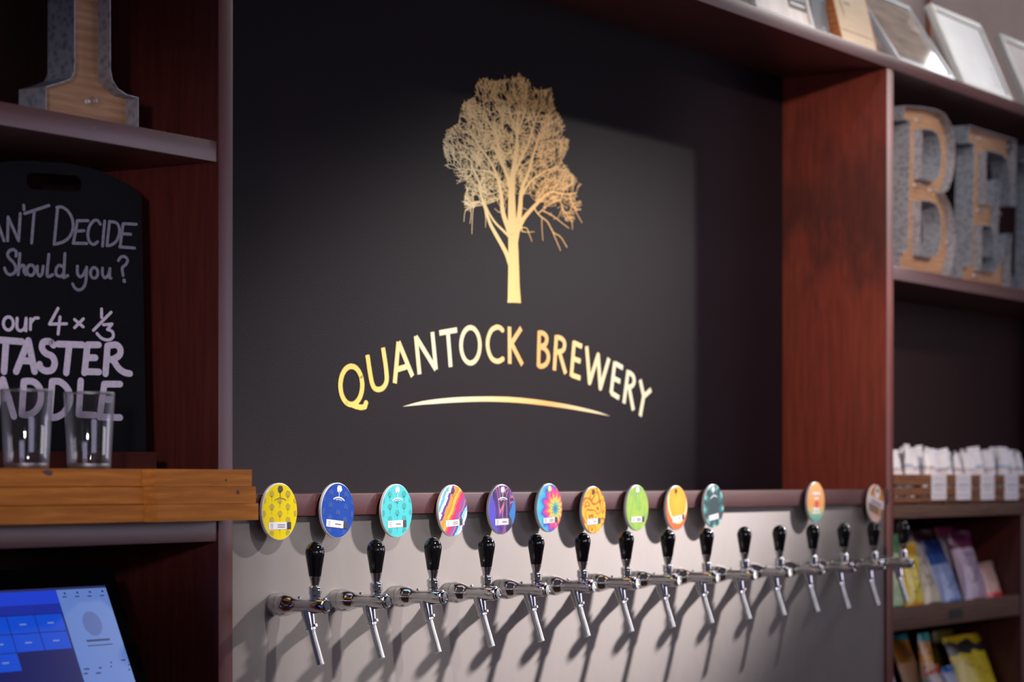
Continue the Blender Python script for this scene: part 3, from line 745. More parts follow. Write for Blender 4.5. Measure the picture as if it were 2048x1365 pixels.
for bi, (ti, bx, by, tilt, mat, ink, arch, stk, lab) in enumerate(BADGES):
    X, Z = P(bx, by, YBG)
    b = thing('tap_badge', lab, 'badge', (X, YBG, Z), (0, R(tilt), 0), 'round badges above the taps')
    obj('disc', MB().lathe([(RB - 0.0008, 0.0068), (RB, 0.0060), (RB, 0.0008), (RB - 0.0010, 0)], axis='Y', n=56), M['white_gloss'], b, 40)
    n = 56
    mb = MB(); mb.add([(0, -0.0003, 0)] + [((RB - 0.0013) * math.cos(2 * math.pi * k / n), -0.0003, (RB - 0.0013) * math.sin(2 * math.pi * k / n)) for k in range(n)], [(0, 1 + k, 1 + (k + 1) % n) for k in range(n)])
    pr = obj('printed_face', mb, mat, b)
    front = (-0.006 if Z > 1.476 and Z < 1.521 else 0.008) - YBG
    obj('mount_stem', MB().lathe([(0.011, 0.0065), (0.011, 0.009), (0.006, 0.010), (0.006, front)], (0, 0, 0), 'Y', 16), M['black'], b, 40)
    if ti in (0, 1, 2):
        mb = MB(); hh = 0.0205
        for r_ in range(-3, 5):
            for c_ in range(-2, 3):
                x = c_ * 0.0517 + (0.02585 if r_ % 2 else 0); z = r_ * 0.0130 - 0.0085
                if math.hypot(x, z) < RB * 1.02 and not (abs(x) < 0.012 and z > 0.024): tree_icon(mb, x, z, hh, -0.0005)
        tag(obj('tree_pattern', mb, [INK_YEL, INK_BLUE, INK_TEAL][ti], pr), kind='stuff')
    if ink:
        mb = MB(); tree_icon(mb, 0.001, 0.0395, 0.0225 if ti not in (3, 6, 8) else 0.019, -0.0008)
        if arch:
            pl = lambda u, w_: (u, -0.0008, w_)
            ribbon(mb, [(0.001 + 0.0245 * math.sin(R(a)), 0.0125 + 0.0145 * math.cos(R(a))) for a in range(-50, 51, 10)], 0.0028 if ti else 0.0014, 0.0026 if ti else 0.0012, pl, False)
            if ti in (1, 2, 4): ribbon(mb, [(-0.010, 0.0215), (0.001, 0.0232), (0.012, 0.0215)], 0.0016, 0.0012, pl, False)
        obj('emblem', mb, ink, pr)
    if stk:
        x0, x1, z0, z1 = [q * RB for q in stk]; xs = x1 - (x1 - x0) * 0.19
        st = obj('name_sticker', MB().box(x0, xs, -0.0010, -0.0003, z0, z1), M['white'], pr)
        st2 = obj('sticker_end', MB().box(xs, x1, -0.0011, -0.0003, z0, z1), M['ink'], pr)
        mb = MB(); hz = z1 - z0
        for k in range(3): mb.box(x0 + 0.006, x0 + 0.014, -0.0012, -0.001, z0 + hz * (0.2 + 0.25 * k), z0 + hz * (0.28 + 0.25 * k))
        if bi in (0, 3, 5, 7):
            for k in range(2): mb.box(x0 + 0.028, xs - 0.006, -0.0012, -0.001, z0 + hz * (0.25 + 0.3 * k), z0 + hz * (0.4 + 0.3 * k))
        else: mb.box(x0 + 0.030, xs - 0.008, -0.0012, -0.001, z0 + hz * 0.38, z0 + hz * 0.58)
        obj('sticker_text', mb, M['ink_grey'] if bi != 7 else M['ink'], pr)
    if ti == 12:
        mb = MB()
        for zc, w_, h_ in ((0.025, 0.050, 0.007), (0.010, 0.028, 0.006), (-0.020, 0.040, 0.008), (-0.030, 0.052, 0.006)): mb.box(-w_ / 2, w_ / 2, -0.0009, -0.0003, zc - h_ / 2, zc + h_ / 2)
        obj('badge_text', mb, WHITE_INK, pr)
        mb = MB(); mb.add([(0.004 + 0.014 * math.cos(R(a)), -0.0006, -0.006 + 0.011 * math.sin(R(a))) for a in range(0, 360, 20)], [tuple(range(18))]); obj('red_fruit', mb, RED_INK, pr)
    if ti == 14:
        mb = MB(); mb.add([(0.004 + 0.017 * math.cos(R(a)), -0.0006, 0.034 + 0.018 * math.sin(R(a))) for a in range(0, 360, 20)], [tuple(range(18))]); obj('white_roundel', mb, WHITE_INK, pr)
        mb = MB(); tree_icon(mb, 0.004, 0.034, 0.022, -0.0009); obj('emblem', mb, M['ink'], pr)
        mb = MB(); [mb.box(-0.034 + 0.012 * k, -0.026 + 0.012 * k, -0.0008, -0.0003, 0.001 - 0.0018 * k, 0.011 - 0.0018 * k) for k in range(6)]; obj('badge_text', mb, M['ink_grey'], pr)
        mb = MB(); mb.box(0.018, 0.034, -0.0007, -0.0003, -0.034, -0.012); obj('gold_block', mb, GOLD_INK, pr)

# ------------------------------------------------------------------ left cell: chalkboard
XBR = PX(286, 0.09); YAWB = R(-24)            # right edge of the board; it is turned towards the room's left
cb = thing('chalkboard', 'black arched-top chalkboard with a hand slot and hand-lettered taster paddle offer, behind the glasses', 'chalkboard', (XBR, 0.09, ZL_TOP), (R(-2.5), 0, YAWB))
Mb = Matrix.Translation(cb.location) @ cb.rotation_euler.to_matrix().to_4x4(); Mi = Mb.inverted()
nB = (Mb.to_3x3() @ Vector((0, -1, 0))); p0B = Mb @ Vector((0, -0.0004, 0))
def BP(px, py): q = Mi @ on_plane(px, py, p0B, nB); return q.x, q.z
edge_r = [BP(290, 905)[0]] ; xr = BP(288, 640)[0]
arcpts = [BP(*p) for p in [(289, 640), (288, 392), (262, 372), (225, 352), (180, 335), (130, 326), (85, 324)]]
cxb = BP(100, 330)[0]
right = [(min(a, 0.0 + xr), b) for a, b in arcpts]
left = [(2 * cxb - a, b) for a, b in right][::-1]
outline = [(xr, 0.0)] + right + left[1:] + [(2 * cxb - xr, 0.0)]
s0, s1 = BP(53, 344), BP(163, 385)
sx0, sx1, sz0, sz1 = s0[0], s1[0], s1[1], s0[1]
def rrect(x0, x1, z0, z1, r):
    out = []
    for cx_, cz_, a in ((x1 - r, z1 - r, 0), (x0 + r, z1 - r, 90), (x0 + r, z0 + r, 180), (x1 - r, z0 + r, 270)):
        out += [(cx_ + r * math.cos(R(a + q)), cz_ + r * math.sin(R(a + q))) for q in (0, 30, 60, 90)]
    return out
slot = rrect(sx0, sx1, sz0, sz1, 0.012)
def slab(loops, y0, y1):
    mb = MB(); flat_poly(mb, loops, lambda u, w_: (u, y0, w_)); flat_poly(mb, loops, lambda u, w_: (u, y1, w_))
    for l in loops:
        n = len(l); mb.add([(p[0], y0, p[1]) for p in l] + [(p[0], y1, p[1]) for p in l], [(k, (k + 1) % n, n + (k + 1) % n, n + k) for k in range(n)])
    return mb
obj('board', slab([outline, slot], 0.0, 0.012), M['chalkboard'], cb)
ft = obj('foot_rail', MB().box(2 * cxb - xr, xr - 0.004, -0.055, -0.0005, 0.0, BP(150, 906)[1], 0.004), M['dark_rail'], cb, 40)
ft['label'] = 'red-brown wooden foot rail'
A_ = lambda pts: [BP(x / 5.687, 380 + y / 5.687) for x, y in pts]
B_ = lambda pts: [BP(x / 3.793, 600 + y / 3.793) for x, y in pts]
sm = smooth_line
WORDS = [
 ('thin', A_, [[(-48, 318), (45, 580)], [(-48, 318), (-125, 570)], [(-95, 470), (0, 474)]]),
 ('thin', A_, [[(85, 580), (92, 310), (210, 580), (230, 270)], [(268, 175), (272, 225)], [(280, 270), (555, 178)], [(388, 250), (358, 605)]]),
 ('thin', A_, [[(655, 200), (615, 620)], sm([(645, 200), (700, 195), (770, 240), (820, 330), (830, 430), (800, 520), (740, 580), (680, 605), (615, 620)]),
   [(880, 350), (835, 605)], [(880, 352), (1000, 350)], [(860, 470), (955, 465)], [(830, 607), (985, 610)],
   sm([(1140, 390), (1110, 350), (1070, 350), (1025, 400), (1000, 480), (1005, 560), (1035, 610), (1070, 620), (1110, 590)]),
   [(1190, 355), (1165, 640)], [(1245, 360), (1215, 635)], sm([(1245, 360), (1320, 375), (1355, 430), (1355, 500), (1325, 580), (1270, 625), (1215, 635)]),
   [(1400, 385), (1365, 650)], [(1410, 385), (1550, 392)], [(1390, 500), (1485, 505)], [(1360, 650), (1530, 662)]]),
 ('thin', A_, [sm([(180, 755), (185, 710), (150, 680), (105, 695), (85, 740), (110, 785), (155, 830), (180, 890), (165, 940), (120, 965), (75, 945), (50, 890)]),
   [(225, 725), (205, 965)], sm([(215, 900), (245, 860), (275, 870), (270, 930), (295, 965)]), ell(350, 915, 45, 60), sm([(425, 870), (425, 940), (450, 980), (480, 950), (490, 870)]),
   sm([(555, 735), (535, 960), (560, 985), (600, 965)]), sm([(720, 880), (670, 860), (635, 910), (645, 970), (690, 985), (720, 950)]), [(738, 725), (722, 1000), (770, 975)]]),
 ('thin', A_, [sm([(880, 870), (880, 950), (910, 990), (950, 960), (985, 880)]), sm([(985, 880), (975, 1040), (945, 1115), (895, 1140), (850, 1115), (825, 1070)]), ell(1070, 945, 42, 60),
   sm([(1165, 890), (1165, 960), (1190, 1000), (1230, 970), (1250, 895)]), [(1250, 895), (1245, 1000), (1262, 1005)]]),
 ('thin', A_, [sm([(1345, 805), (1375, 765), (1420, 760), (1450, 800), (1430, 850), (1390, 890), (1400, 975)]), [(1408, 1025), (1416, 1045)], [(1416, 1028), (1408, 1042)]]),
 ('thin', B_, [ell(63, 180, 38, 50), sm([(130, 140), (128, 210), (150, 235), (185, 215), (198, 140)]), [(198, 140), (196, 235)], [(232, 145), (230, 225)], sm([(233, 175), (260, 142), (290, 138)])]),
 ('thin', B_, [[(440, 65), (375, 185), (505, 182)], [(455, 130), (440, 260)], [(565, 150), (630, 205)], [(632, 145), (565, 212)], [(770, 70), (770, 135)], [(842, 95), (708, 232)],
   [(785, 190), (850, 184), (815, 225)], sm([(815, 225), (852, 243), (857, 283), (820, 305), (770, 292), (735, 255)])]),
 ('bold', B_, [[(-30, 303), (165, 318)], [(45, 320), (30, 545)], [(215, 310), (122, 545)], [(215, 310), (262, 545)], [(165, 462), (240, 465)],
   sm([(405, 345), (378, 318), (330, 322), (318, 365), (345, 405), (395, 430), (415, 480), (395, 530), (345, 540), (302, 512), (300, 490)]),
   [(440, 336), (625, 342)], [(525, 345), (502, 555)], [(662, 345), (640, 555)], [(665, 342), (748, 342)], [(655, 440), (722, 440)], [(642, 545), (750, 548)],
   [(815, 350), (800, 562)], sm([(815, 350), (880, 342), (912, 375), (905, 420), (860, 450), (815, 455)]), sm([(858, 458), (900, 520), (945, 552), (985, 560)])]),
 ('bold', B_, [[(22, 605), (-32, 830)], [(22, 605), (105, 885)], [(-10, 745), (68, 745)], [(180, 620), (165, 868)], sm([(180, 620), (250, 622), (300, 670), (310, 750), (280, 830), (220, 872), (165, 870)]),
   [(395, 620), (375, 890)], sm([(395, 620), (460, 625), (520, 690), (530, 770), (490, 850), (430, 890), (375, 892)]), [(612, 615), (597, 870), (718, 876)],
   [(790, 645), (755, 890)], [(790, 640), (910, 640)], [(772, 755), (845, 758)], [(755, 890), (910, 894)]]),
]
plC = lambda u, w_: (u, -0.0006, w_)
for kind, F, strokes in WORDS:
    mb = MB()
    wd = 0.0058 if kind == 'thin' else 0.0128
    for st in strokes: ribbon(mb, F(st), wd, wd, plC)
    obj('chalk_lettering', mb, M['chalk_thin'] if F is A_ else M['chalk'], cb)

# ------------------------------------------------------------------ left cell: pine taster paddles and glasses
XPL = PX(-160, -0.06); XPC = PX(286, -0.06)
ZP = [1.4725, 1.5050, 1.5375, 1.5700]
PAD_END = [518, 513, 505]
PLAB = ['pine taster paddle at the bottom of the stack of three', 'pine taster paddle in the middle of the stack, dark knot near its end', 'pine taster paddle on top of the stack, under the glasses']
for i in range(3):
    xc = XPC - 0.006 * 0 + [0.006, 0.004, 0.0][i]; xe = PX(PAD_END[i], -0.076)
    p = thing('taster_paddle', PLAB[i], 'paddle', (XPL, -0.04, ZP[i]), group='stacked pine taster paddles')
    rc = 0.004
    ol = [(XPL, 0.075), (XPL, -0.060)] + [(xc - rc + rc * math.sin(R(a)), -0.060 + rc * 0.8 - rc * 0.8 * math.cos(R(a))) for a in range(0, 91, 10)] + [(xc, 0.075)]
    z0, z1 = ZP[i], ZP[i + 1] - 0.0006; n = len(ol)
    mb = MB().add([(x, y, z0) for x, y in ol] + [(x, y, z0 + 0.0012) for x, y in ol], [])
    mb = MB(); inset = lambda q: [(x + (0.0012 if x < XPL + 1e-4 else -0.0012 * (x > xc - rc)), y + (0.0012 if y < 0 else -0.0012)) for x, y in q]
    rings = [(inset(ol), z0), (ol, z0 + 0.0012), (ol, z1 - 0.0012), (inset(ol), z1)]
    mb.add([(x, y, z) for q, z in rings for x, y in q], [(r * n + k, r * n + (k + 1) % n, (r + 1) * n + (k + 1) % n, (r + 1) * n + k) for r in range(3) for k in range(n)] + [tuple(range(n))[::-1], tuple(3 * n + k for k in range(n))])
    obj('paddle_body', lp(p, mb), M['pine'][i], p, 35)
    hl = [(xc - 0.001, -0.0585), (xc + 0.016, -0.076), (xe - 0.002, -0.076), (xe, -0.074), (xe, -0.006), (xc - 0.001, -0.006)]; n = len(hl)
    mb = MB().add([(x, y, z) for z in (z0, z1) for x, y in hl], [(k, (k + 1) % n, n + (k + 1) % n, n + k) for k in range(n)] + [tuple(range(n))[::-1], tuple(n + k for k in range(n))])
    obj('paddle_handle', lp(p, mb), M['pine'][(i + 1) % 3], p, 40)
    if i == 1:
        kx, kz = P(476, 985, -0.0761)
        obj('knot', lp(p, MB().lathe([(0.0045, 0.0), (0.004, -0.0004)], (kx, -0.0761, kz), 'Y', 12)), M['knot'], p)
    if i == 2:
        kx, kz = P(96, 947, -0.0601)
        mb = MB(); mb.add([(kx + dx, -0.0603, kz + dz) for dx, dz in ((-0.016, 0.003), (-0.004, 0.006), (0.010, 0.004), (0.012, -0.002), (0.004, -0.005), (-0.008, -0.002))], [tuple(range(6))])
        obj('knot', lp(p, mb), M['knot'], p)
        kx, kz = P(452, 961, -0.0761)
        obj('knot', lp(p, MB().lathe([(0.0028, 0.0), (0.0024, -0.0004)], (kx, -0.0761, kz), 'Y', 10)), M['knot'], p)

GP = [(0.0, 0.006), (0.034, 0.006), (0.0362, 0.010), (0.0375, 0.020), (0.0440, 0.1355), (0.0447, 0.137), (0.0456, 0.1355), (0.0396, 0.020), (0.0390, 0.004), (0.0375, 0.0), (0.0, 0.0)]
for px, lab in ((53, 'clear empty beer glass standing left of the other glass on the pine paddles'), (178.5, 'clear empty beer glass standing right of the other glass on the pine paddles')):
    g = obj('beer_glass', MB().lathe(GP, n=48, caps=False), M['glass'], None, 50, (PX(px, -0.012), -0.012, 1.5698))
    tag(g, lab, 'glass', 'beer glasses on the paddles')
    obj('rim', MB().lathe([(0.0443, 0.1362), (0.0441, 0.1372), (0.0448, 0.1380), (0.0457, 0.1372), (0.0458, 0.1356), (0.0443, 0.1362)], n=48, caps=False), M['glass_thick'], g, 60)
    obj('thick_base', MB().lathe([(0.0, 0.0005), (0.0376, 0.0005), (0.0391, 0.004), (0.0392, 0.0085), (0.0366, 0.0095), (0.0340, 0.0062), (0.0, 0.0062)], n=48, caps=False), M['glass_thick'], g, 40)

# ------------------------------------------------------------------ left cell: till screen
def emis(name, col, strength):
    t = NT(name).set(0.25, 0, 0.5); t.base((0.01, 0.01, 0.012, 1))
    nz = t.noise(t.coord(), 9, 2); c = t.mix(t.math('MULTIPLY', nz, 0.25), col, tuple(v * 0.8 for v in col[:3]) + (1,))
    t.l(c, t.b.inputs['Emission Color']); t.b.inputs['Emission Strength'].default_value = strength; return t.m
LEAN = R(24)
XT = PX(224, 0.12); ZT = P(224, 1131, 0.12)[1]
till = thing('till_screen', 'black touchscreen till glowing blue in the lower left shelf cell', 'till', (XT, 0.12, ZT), (0, 0, R(-3)))
Mt = Matrix.Translation(till.location) @ till.rotation_euler.to_matrix().to_4x4() @ Matrix.Rotation(-LEAN, 4, 'X'); Mti = Mt.inverted(); Mloc = Matrix.Rotation(-LEAN, 4, 'X')
nT = Mt.to_3x3() @ Vector((0, -1, 0))
def SP(px, py): q = Mti @ on_plane(px, py, Mt @ Vector((0, -0.0005, 0)), nT); return q.x, q.z
SX, SZ = 0.40, 0.285
obj('casing', MB().box(-SX, 0, 0, 0.022, -SZ, 0, 0.004).xform(Mloc), plain('till_black', (0.003, 0.003, 0.0035, 1), 0.6, 0, 0.0), till, 40)
C_ = lambda x, y: SP(x / 5.571, 1120 + y / 5.571)
def quad(name, pts, mat, parent, off):
    mb = MB(); mb.add([(a, off, b) for a, b in pts], [tuple(range(len(pts)))]); mb.xform(Mloc); return obj(name, mb, mat, parent)
x_r = C_(1160, 270)[0]; z_t = C_(1160, 290)[1]; x_m = C_(620, 345)[0]; z_b = -SZ + 0.03; x_l = -SX + 0.025
scr = quad('screen', [(x_l, z_b), (x_r, z_b), (x_r, z_t), (x_l, z_t)], emis('screen_navy', S(18, 26, 110), 0.62), till, -0.0012)
z_bar = C_(1160, 315)[1]
quad('status_bar', [(x_l, z_bar), (x_r, z_bar), (x_r, z_t), (x_l, z_t)], emis('screen_status', S(58, 58, 120), 0.55), scr, -0.0014)
quad('receipt_panel', [(x_m, z_b), (x_r, z_b), (x_r, z_bar), (x_m, z_bar)], emis('screen_pale_blue', S(104, 136, 210), 0.8), scr, -0.0014)
z1 = C_(640, 490)[1]; z2 = C_(660, 595)[1]
quad('header_bar', [(x_l, z1), (x_m - 0.0005, z1), (x_m - 0.0005, z_bar), (x_l, z_bar)], emis('screen_blue_bright', S(32, 66, 214), 0.85), scr, -0.0014)
quad('header_strip', [(x_l, z2), (x_m - 0.0005, z2), (x_m - 0.0005, z1), (x_l, z1)], emis('screen_blue_mid', S(30, 50, 170), 0.75), scr, -0.0014)
m_tile = emis('screen_tile_blue', S(10, 76, 214), 0.85)
rows = [z2 - 0.0015, C_(740, 800)[1], C_(800, 990)[1]]; rh = rows[0] - rows[1]; x_e = x_m - 0.003; cw = (C_(680, 600)[0] - C_(375, 620)[0])
m_txt = emis('screen_text_pale', S(150, 176, 240), 0.6); m_dk = emis('screen_text_dark', S(46, 62, 128), 0.6)
for r_ in range(3):
    for c_ in range(5):
        if r_ == 2 and c_ < 2: continue
        xa, xb = x_e - cw * (c_ + 1), x_e - cw * c_ - 0.0018
        if xa < x_l: continue
        za, zb = rows[0] - rh * (r_ + 1) + 0.0015, rows[0] - rh * r_
        quad('button_tile', [(xa, za), (xb, za), (xb, zb), (xa, zb)], m_tile, scr, -0.0016)
        xm = (xa + xb) / 2; zm = (za + zb) / 2
        quad('tile_text', [(xm - 0.008, zm - 0.0012), (xm + 0.008, zm - 0.0012), (xm + 0.008, zm + 0.0012), (xm - 0.008, zm + 0.0012)], m_txt, scr, -0.0018)
mb = MB()
def txt(x0, x1, z, h): mb.add([(x0, -0.0018, z - h / 2), (x1, -0.0018, z - h / 2), (x1, -0.0018, z + h / 2), (x0, -0.0018, z + h / 2)], [(0, 1, 2, 3)])
for k in range(4):
    xa, za = C_(690 + 140 * k, 420 - 5 * k); txt(xa, xa + 0.011, za, 0.0022); xa, za = C_(705 + 140 * k, 380 - 8 * k); txt(xa, xa + 0.005, za, 0.004)
xa, za = C_(960, 910); txt(xa, C_(1220, 890)[0], za, 0.004); xa, za = C_(975, 965); txt(xa, C_(1250, 945)[0], za, 0.002)
for x, y, L in ((930, 1225, .014), (930, 1275, .01), (1095, 1210, .008), (1065, 1270, .013), (1345, 1125, .011), (1425, 1175, .004), (1425, 1230, .005), (1225, 1150, .004), (1225, 1195, .004)):
    xa, za = C_(x, y); txt(xa, xa + L, za, 0.003)
mb.xform(Mloc); tag(obj('receipt_text', mb, m_dk, scr), kind='stuff')
mb = MB(); cx_, cz_ = C_(1025, 715); rx_ = C_(1128, 715)[0] - cx_ ; rz_ = cz_ - C_(1080, 850)[1]
mb.add([(cx_ + rx_ * math.cos(R(a)), -0.0017, cz_ + rz_ * math.sin(R(a))) for a in range(0, 360, 15)], [tuple(range(24))]); mb.xform(Mloc)
obj('receipt_emblem', mb, emis('screen_emblem', S(92, 116, 188), 0.7), scr)
obj('stand', MB().box(-SX / 2 - 0.05, -SX / 2 + 0.05, 0.03, 0.14, 1.0705 - ZT, -0.14, 0.006), M['black'], till, 40)

# ------------------------------------------------------------------ galvanised letters
def metal_letter(name, label, loops, y_front, depth, recess, z_base, bulbs, group='galvanised marquee letters'):
    """loops in world (X, Z) on the front plane, first the outline, then the holes"""
    xs = [p[0] for p in loops[0]]; xc = (min(xs) + max(xs)) / 2
    t = thing(name, label, 'letter', (xc, y_front, z_base), group=group)
    L = [[(p[0] - xc, p[1] - z_base) for p in l] for l in loops]
    mb = MB(); inner = []
    for l in L:
        n = len(l)
        area2 = sum(l[k][0] * l[(k + 1) % n][1] - l[(k + 1) % n][0] * l[k][1] for k in range(n))
        th = 0.0018
        inn = []
        for k in range(n):
            a, b, c = Vector(l[k - 1]), Vector(l[k]), Vector(l[(k + 1) % n])
            d1, d2 = (b - a).normalized(), (c - b).normalized()
            nn = Vector((-(d1.y + d2.y), d1.x + d2.x)); nn = nn.normalized() if nn.length > 1e-6 else Vector((-d1.y, d1.x))
            inn.append(tuple(b + nn * th * (1 if area2 > 0 else -1) * (1 if l is L[0] else -1)))
        inner.append(inn)
        vs = [(p[0], 0, p[1]) for p in l] + [(p[0], depth, p[1]) for p in l] + [(p[0], 0, p[1]) for p in inn] + [(p[0], depth, p[1]) for p in inn]
        fs = []
        for k in range(n):
            q = (k + 1) % n
            fs += [(k, q, n + q, n + k), (2 * n + k, 2 * n + q, 3 * n + q, 3 * n + k), (k, q, 2 * n + q, 2 * n + k), (n + k, n + q, 3 * n + q, 3 * n + k)]
        mb.add(vs, fs)
    obj('metal_side', mb, M['galv'], t, 35)
    obj('wooden_face', slab(inner, recess, recess + 0.006), M['ply'], t)
    for bx, bz in bulbs:
        bl = obj('bulb', MB().lathe([(0.0, -0.021), (0.006, -0.019), (0.0095, -0.012), (0.0085, -0.005), (0.005, 0.0)], (bx - xc, recess - 0.006, bz - z_base), 'Y', 14), M['glass'], t, 60)
        obj('bulb_socket', MB().lathe([(0.0035, -0.007), (0.004, 0.0)], (bx - xc, recess, bz - z_base), 'Y', 12), M['white'], bl, 40)
    return t
YF, DEP, REC = 0.055, 0.066, 0.030
# left letter
I_ = lambda p: P(p[0] / 2.625, p[1] / 2.625, YF)
zb = ZS_TOP + 0.0005
def grounded(loop, n_base):
    """drop the traced foot onto the shelf"""
    return [(x, zb if k in n_base else z) for k, (x, z) in enumerate(loop)]
left = [(240, 600), (240, 455), (330, 428), (372, 410), (390, 370), (392, -120), (578, -120), (582, 370), (592, 420), (620, 465), (665, 495), (728, 512), (728, 660)]
li = [I_(p) for p in left]; li[0] = (li[0][0], zb); li[-1] = (li[-1][0], zb)
ztop = ZB_BOT - 0.06
for k, (x, z) in enumerate(li):
    if left[k][1] == -120: li[k] = (x, ztop - 0.12)
# serif head mirrored from the foot, out of the frame above
xa, xb = li[0][0], li[-1][0]; s0_, s1_ = li[5][0], li[6][0]
head_l = [(s0_, ztop - 0.10), (xa, ztop - 0.06), (xa, ztop)]; head_r = [(xb, ztop), (xb, ztop - 0.06), (s1_, ztop - 0.10)]
loop = li[:5] + head_l + head_r + li[7:]
bx, bz = P(172, 210, YF + REC)
metal_letter('marquee_letter', 'galvanised marquee letter with a serif foot on the upper left shelf', [loop], YF, DEP, REC, zb, [(bx, bz + 0.006)])
# B and E on the right
K = lambda p: P(1740 + p[0] / 2.967, 160 + p[1] / 2.967, YF)
Bo = [(205, 152), (300, 158), (390, 172), (445, 200), (482, 265), (500, 340), (506, 430), (503, 510), (488, 590), (465, 650), (440, 672), (470, 725), (490, 780), (500, 850), (506, 940), (503, 1030), (488, 1110), (462, 1160), (430, 1185), (180, 1140), (180, 1022), (222, 1015), (226, 900), (238, 245), (205, 236)]
Bh1 = [(312, 292), (370, 300), (405, 325), (418, 380), (425, 450), (420, 520), (404, 575), (375, 600), (308, 585)]
Bh2 = [(304, 718), (360, 722), (398, 745), (416, 800), (424, 870), (420, 950), (402, 1020), (370, 1052), (300, 1040)]
bl = [K(p) for p in Bo]; bl = [(x, zb) if Bo[k][1] >= 1138 and k in (18, 19) else (x, max(z, zb)) for k, (x, z) in enumerate(bl)]
bb = [P(1740 + x / 2.967, 160 + y / 2.967, YF + REC) for x, y in ((268, 238), (455, 402), (258, 625), (348, 655), (450, 962), (250, 1040))]
metal_letter('marquee_letter', 'galvanised marquee letter B with wooden face, on the upper right shelf', [bl, [K(p) for p in Bh1], [K(p) for p in Bh2]], YF, DEP, REC, zb, bb)
Eo = [(590, 268), (870, 355), (866, 752), (836, 748), (830, 560), (815, 480), (790, 445), (750, 432), (692, 420), (688, 738), (722, 738), (742, 700), (750, 592), (772, 590), (756, 1048), (738, 1045), (735, 920), (722, 872), (668, 862), (662, 1128), (740, 1140), (775, 1090), (800, 1000), (815, 912), (842, 912), (830, 1240), (548, 1195), (548, 1108), (602, 1100), (622, 384), (588, 372)]
el = [K(p) for p in Eo]; el = [(x, zb) if k in (25, 26) else (x, z) for k, (x, z) in enumerate(el)]
eb = [P(1740 + x / 2.967, 160 + y / 2.967, YF + REC) for x, y in ((635, 348), (812, 395), (632, 775), (735, 800), (610, 1160), (800, 1170))]
e_thing = metal_letter('marquee_letter', 'galvanised marquee letter E standing just right of the letter B', [el], YF, DEP, REC, zb, eb)
dx = K((950, 300))[0] - K((590, 300))[0]
copy_tree(e_thing, Vector(e_thing.location) + Vector((dx, 0, 0)), 'galvanised marquee letter cut off by the right edge of the photo')

# ------------------------------------------------------------------ frames on the top board
def on_board(px, y): return PX(px, y)
def leaning(name, label, cat, bl, br, top, yb, thick, build):
    """a panel standing on the top board: bl / br are pixels of its foot, top a pixel on its top edge at the same X as bl or br"""
    X0, X1 = PX(bl, yb), PX(br, yb)
    side, tx, ty = top
    y1, z1 = at_x(tx, ty, X0 if side == 'l' else X1)
    h = math.hypot(y1 - yb, z1 - ZB_TOP); lean = math.atan2(y1 - yb, z1 - ZB_TOP)
    w_ = X1 - X0
    print('LEAN', name, 'w', round(w_, 3), 'h', round(h, 3), 'lean', round(math.degrees(lean), 1), 'ytop', round(y1, 3))
    return X0, w_, h, lean
YB = 0.03
def picture_frame(label, bl, br, top, mat_frame, bw, pic, hmax=None, thick=0.02, glass=False, yb=YB):
    X0, w_, h, lean = leaning('picture_frame', label, 'frame', bl, br, top, yb, thick, None)
    if hmax: h = hmax
    o = thing('picture_frame', label, 'picture frame', (X0, yb, ZB_TOP + 0.0005 + thick * math.sin(lean)), (-lean, 0, 0), 'frames leaning on the top board')
    mb = MB(); mb.box(0, w_, 0, thick, 0, bw, 0.002); mb.box(0, w_, 0, thick, h - bw, h, 0.002); mb.box(0, bw, 0, thick, bw, h - bw, 0.002); mb.box(w_ - bw, w_, 0, thick, bw, h - bw, 0.002)
    obj('frame_border', mb, mat_frame, o, 40)
    p = obj('picture', MB().box(bw - 0.001, w_ - bw + 0.001, 0.006, thick - 0.002, bw - 0.001, h - bw + 0.001), pic, o)
    return o, p, w_, h, bw
M['silver'] = plain('silver_frame', S(196, 200, 206), 0.35, 0.25, 0.5, 0.05)
M['white_frame'] = plain('white_frame', S(220, 216, 210), 0.5, 0, 0.25, 0.03)
t = NT('glazed_brown_picture').set(0.06, 0, 0.8, 0.6); c = t.noise(t.coord(scale=(1.5, 1, 14)), 3, 4)
t.base(t.ramp(c, [(0.3, S(150, 130, 116)), (0.7, S(196, 176, 160))])); M['pic_glossy'] = t.m
t = NT('glazed_white_certificate').set(0.55, 0, 0.05, 0.0); t.base(t.ramp(t.noise(t.coord(), 7, 4), [(0.35, S(226, 224, 222)), (0.75, S(238, 236, 234))])); M['pic_white'] = t.m
t = NT('cream_poster').set(0.4, 0, 0.4); t.base(t.ramp(t.noise(t.coord(scale=(6, 1, 0.6)), 2, 2), [(0.4, S(206, 190, 180)), (0.6, S(226, 212, 204))])); M['pic_cream'] = t.m
M['pic_pink'] = plain('pinkish_certificate', S(214, 200, 192), 0.55, 0, 0.05, 0.06, 10)
M['dark_print'] = plain('dark_grey_print', S(62, 60, 66), 0.5)

